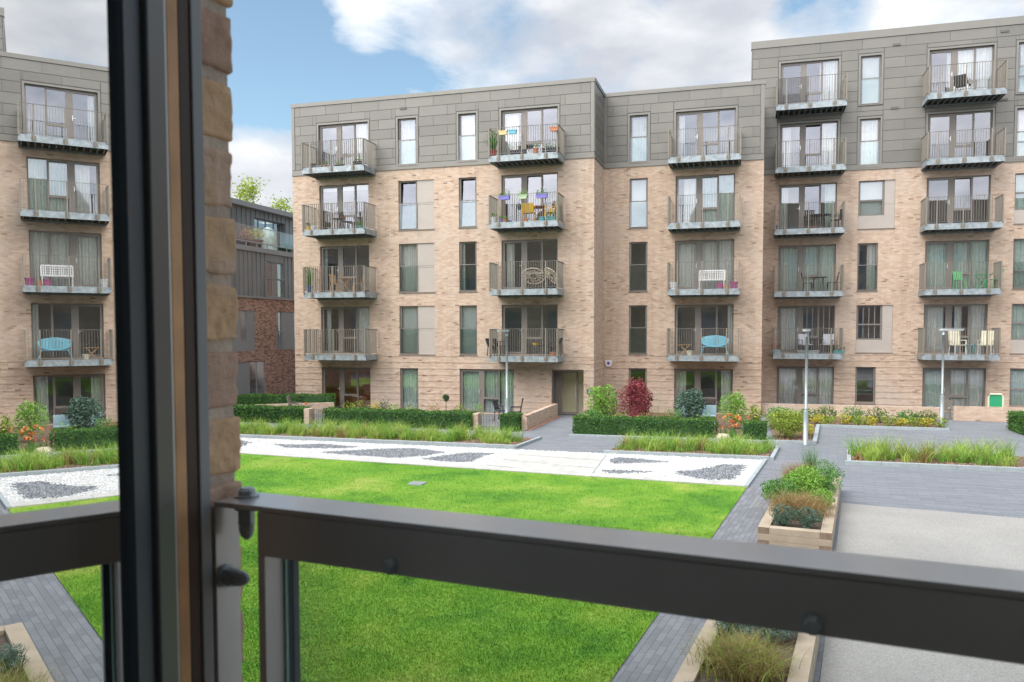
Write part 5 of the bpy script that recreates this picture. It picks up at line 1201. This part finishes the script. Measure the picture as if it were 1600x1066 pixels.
chair((*P2(783, 650, 33.6), 0), 1.4, 'dark', 'dark garden chair behind the gate near the lamp post', True, .85)
bench((-25.9, 43.6, 0), -pi/2, 'dark', 'dark bench against the red-brown brick wall at far left', 1.5)
bench((-24.2, 42.2, 0), pi, 'dark', 'low grey garden table bench beyond the left hedge', 1.1)
e = empty('bistro_table', (*P2(1088, 650, 34.2), 0), 0, 'pale blue-grey bench under the ground floor window behind the rhododendron', 'bench'); b = MB(); b.box(-.8, .8, -.02, .02, .3, .85); b.build('backrest', 'bluegrey', e); b = MB(); b.box(-.8, .8, -.5, -.03, .4, .45); b.build('seat', 'bluegrey', e)
for sx in (-.75, .75):
    for sy in (-.45, -.05): b = MB(); b.bar((sx, sy, 0), (sx, sy, .4), .05); b.build('leg', 'bluegrey', e)
# terrace items on the dark block
def aDX(u, v, X=-28.0): return aX(u, v, X)
x, y, z = aX(396, 377, -28.0); pot((x, y, 8.8), .55, .5, 'bowl', 'large brown bowl planter with yellow plant on the far roof terrace', 'leaf_yellow', .8, 500, pw=.8)
x, y, z = aX(383, 377, -28.1); shrub('terrace_shrub', (x, y, 8.8), .5, .6, 1.2, 'pinkish twiggy shrub on the far roof terrace', 'leaf_pinkfl', 300, .08, .03)
x, y, z = aX(446, 385, -28.0); shrub('terrace_shrub', (x, y, 8.8), .5, .9, .7, 'dark clipped bush on the far roof terrace by the brick corner', 'leaf_dark', 900, .09, .05)
x, y, z = aX(418.5, 380, -28.0); b = MB(); b.lathe((x, y, 8.8), [(.55, 0), (.58, .3), (.52, .8), (.36, 1.25), (.12, 1.42), (.01, 1.45)], 14)
o = b.build('covered_chair', 'cover', smooth=True); tag(o, 'hanging egg chair wrapped in a pale grey-green cover on the terrace', 'chair')
dm = o.modifiers.new('d', 'DISPLACE'); dm.texture = tx; dm.strength = .05
# ---------------------------------------------------------------- trees
def tree(loc, h, r, lab, n=5000, mat='leaf_tree', L=.32):
    random.seed(int(h*10)+n); e = empty('tree', loc, 0, lab, 'tree'); t = MB(); t.tube([(0, 0, 0), (.1, 0, h*.3), (0, .1, h*.6)], [.35, .25, .14], 8); tips = []
    for i in range(26):
        a = random.uniform(0, 2*pi); z0 = h*random.uniform(.3, .6); rr = r*random.uniform(.4, .95); z1_ = h*random.uniform(.5, .97); rr *= 1-.5*max(0, (z1_/h-.75)/.25)
        tips.append((cos(a)*rr, sin(a)*rr, z1_)); t.tube([(0, 0, z0), (cos(a)*rr*.4, sin(a)*rr*.4, (z0*.6+z1_*.4)), tips[-1]], [.1, .07, .02], 5)
    t.build('trunk', 'branch', e); f = MB()
    for _ in range(n):
        c = random.choice(tips); d_ = Vector((random.gauss(0, 1), random.gauss(0, 1), random.gauss(0, .8)))*r*.13; f.leaf((c[0]+d_.x, c[1]+d_.y, c[2]+d_.z), L, L*.6)
    f.build('crown', mat, e)
x, y, z = aY(420, 296, 66); tree((x, y, 0), z+1.0, 4.0, 'light green spring tree rising behind the far roof terrace', 9500, L=.24)
x, y, z = aY(486, 330, 74); tree((x-1.5, y, 0), z-.5, 3.0, 'second pale tree partly hidden by the building corner', 900)
# ---------------------------------------------------------------- sky, light, camera
SUN_EL, SUN_AZ = radians(50), radians(-62)      # azimuth of the sun measured from -Y towards -X ... direction it stands in
sdir = Vector((-cos(SUN_EL)*sin(radians(42)), -cos(SUN_EL)*cos(radians(42)), sin(SUN_EL)))
wd_ = bpy.data.worlds.new('World'); scene.world = wd_; wd_.use_nodes = True; nt = wd_.node_tree
bg = nt.nodes['Background']; sky = N(nt, 'ShaderNodeTexSky', sky_type='NISHITA'); sky.sun_disc = False; sky.sun_elevation = SUN_EL; sky.sun_rotation = math.atan2(sdir.x, sdir.y); sky.air_density = 1.0; sky.dust_density = .6; sky.ozone_density = 1.6
bg.inputs['Strength'].default_value = .10
tc = N(nt, 'ShaderNodeTexCoord'); gen = tc.outputs['Generated']
def blob(u, v, rad, soft, w):
    r = Vector(ray(u, v)).normalized(); dp_ = N(nt, 'ShaderNodeVectorMath', operation='DOT_PRODUCT'); nt.links.new(gen, dp_.inputs[0]); dp_.inputs[1].default_value = r
    mr = N(nt, 'ShaderNodeMapRange'); nt.links.new(dp_.outputs['Value'], mr.inputs[0]); mr.inputs[1].default_value = cos(radians(rad+soft)); mr.inputs[2].default_value = cos(radians(rad)); mr.inputs[3].default_value = 0; mr.inputs[4].default_value = w; mr.interpolation_type = 'SMOOTHSTEP'
    return mr.outputs[0]
mp = N(nt, 'ShaderNodeMapping'); mp.inputs['Scale'].default_value = (1, 1, 2.0); nt.links.new(gen, mp.inputs[0])
cn = N(nt, 'ShaderNodeTexNoise'); cn.inputs['Scale'].default_value = 5.2; cn.inputs['Detail'].default_value = 10; cn.inputs['Roughness'].default_value = .60; cn.inputs['Distortion'].default_value = .25; nt.links.new(mp.outputs[0], cn.inputs['Vector'])
acc = cn.outputs['Fac']
def addv(a, b_):
    m_ = N(nt, 'ShaderNodeMath', operation='ADD'); nt.links.new(a, m_.inputs[0]); nt.links.new(b_, m_.inputs[1]); return m_.outputs[0]
def vblob(vec, rad, soft, w):
    dp_ = N(nt, 'ShaderNodeVectorMath', operation='DOT_PRODUCT'); nt.links.new(gen, dp_.inputs[0]); dp_.inputs[1].default_value = Vector(vec).normalized()
    mr = N(nt, 'ShaderNodeMapRange', interpolation_type='SMOOTHSTEP'); nt.links.new(dp_.outputs['Value'], mr.inputs[0]); mr.inputs[1].default_value = cos(radians(rad+soft)); mr.inputs[2].default_value = cos(radians(rad)); mr.inputs[3].default_value = 0; mr.inputs[4].default_value = w
    return mr.outputs[0]
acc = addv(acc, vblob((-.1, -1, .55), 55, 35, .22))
for args in ((530, 45, .4, 3.6, .15), (820, 50, 2, 13, .115), (1060, 50, 3, 9, .11), (640, 50, 1, 5, .07), (1180, 60, 2, 5, .10), (1480, -20, 5, 8, .14), (1250, 3000, 20, 60, .16), (415, 215, .6, 3.4, .19), (395, 295, 1.2, 3.6, .24), (380, 60, 2, 6, -.20), (420, 130, 1, 2.6, -.12), (480, 140, .5, 3, -.12), (620, 130, 0, 5, -.08), (1285, 22, .6, 3.0, -.30)): acc = addv(acc, blob(*args))
cm = ramp(nt, [(.48, (0, 0, 0)), (.58, (.5,)*3), (.74, (1, 1, 1))], acc)
cn2 = N(nt, 'ShaderNodeTexNoise'); cn2.inputs['Scale'].default_value = 6.5; cn2.inputs['Detail'].default_value = 7; cn2.inputs['Roughness'].default_value = .5; mp2 = N(nt, 'ShaderNodeMapping'); mp2.inputs['Location'].default_value = (.3, .1, .06); mp2.inputs['Scale'].default_value = (1, 1, 2.2); nt.links.new(gen, mp2.inputs[0]); nt.links.new(mp2.outputs[0], cn2.inputs['Vector'])
shade = addv(cn2.outputs['Fac'], blob(900, 60, 2, 10, -.12))
cc = ramp(nt, [(.32, (3.1, 3.25, 3.6)), (.48, (4.0, 4.1, 4.3)), (.62, (5.1, 5.15, 5.2))], shade)
hs_ = N(nt, 'ShaderNodeHueSaturation'); hs_.inputs['Saturation'].default_value = .90; hs_.inputs['Value'].default_value = 1.0
tn = N(nt, 'ShaderNodeMix', data_type='RGBA', blend_type='MULTIPLY'); tn.inputs[0].default_value = 1; nt.links.new(sky.outputs[0], tn.inputs[6]); tn.inputs[7].default_value = (.84, .96, .90, 1); nt.links.new(tn.outputs[2], hs_.inputs['Color'])
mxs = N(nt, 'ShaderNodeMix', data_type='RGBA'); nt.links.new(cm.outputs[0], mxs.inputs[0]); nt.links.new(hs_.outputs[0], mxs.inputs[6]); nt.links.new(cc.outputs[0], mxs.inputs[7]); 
# clouds round the sun, unseen behind the camera, boosted to light the facade
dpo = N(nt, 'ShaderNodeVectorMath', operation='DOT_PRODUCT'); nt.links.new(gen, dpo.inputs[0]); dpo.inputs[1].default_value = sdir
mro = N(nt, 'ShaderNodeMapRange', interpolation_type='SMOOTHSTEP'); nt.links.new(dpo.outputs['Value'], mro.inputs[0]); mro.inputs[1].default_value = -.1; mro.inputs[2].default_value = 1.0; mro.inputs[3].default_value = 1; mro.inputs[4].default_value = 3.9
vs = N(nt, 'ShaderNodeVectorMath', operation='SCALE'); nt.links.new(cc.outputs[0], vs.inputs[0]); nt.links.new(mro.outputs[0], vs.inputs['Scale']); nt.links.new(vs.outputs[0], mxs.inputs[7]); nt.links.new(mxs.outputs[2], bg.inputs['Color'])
sl = bpy.data.lights.new('sun', 'SUN'); sl.energy = 1.5; sl.angle = radians(45); sl.color = (1, .96, .9); so = bpy.data.objects.new('sun', sl); COL.objects.link(so); so.rotation_euler = sdir.to_track_quat('Z', 'Y').to_euler(); so.location = (0, -5, 40)
cam = bpy.data.cameras.new('camera'); co = bpy.data.objects.new('camera', cam); COL.objects.link(co); scene.camera = co
cp, sp, cr, sr, cy_, sy_ = cos(PITCH), sin(PITCH), cos(ROLL), sin(ROLL), cos(YAW), sin(YAW)
def wv(x, y, z): return Vector((x*cy_-y*sy_, x*sy_+y*cy_, z))
right = wv(cr, -sr*sp, -sr*cp); up = wv(sr, cr*sp, cr*cp); fwd = wv(0, cp, -sp)
co.matrix_world = Matrix(((right.x, up.x, -fwd.x, 0), (right.y, up.y, -fwd.y, 0), (right.z, up.z, -fwd.z, CAMZ), (0, 0, 0, 1)))
cam.sensor_width = 36; cam.lens = F/1600*36; cam.shift_y = (PPY-533)/1600; cam.clip_start = .02; cam.clip_end = 1500
cam.dof.use_dof = True; cam.dof.focus_distance = 34; cam.dof.aperture_fstop = 11
scene.render.resolution_x = 1024; scene.render.resolution_y = 682
scene.view_settings.view_transform = 'Standard'; scene.view_settings.look = 'None'; scene.view_settings.exposure = 1.1; scene.view_settings.gamma = 1
scene.render.engine = 'CYCLES'; scene.cycles.max_bounces = 8; scene.cycles.transparent_max_bounces = 16
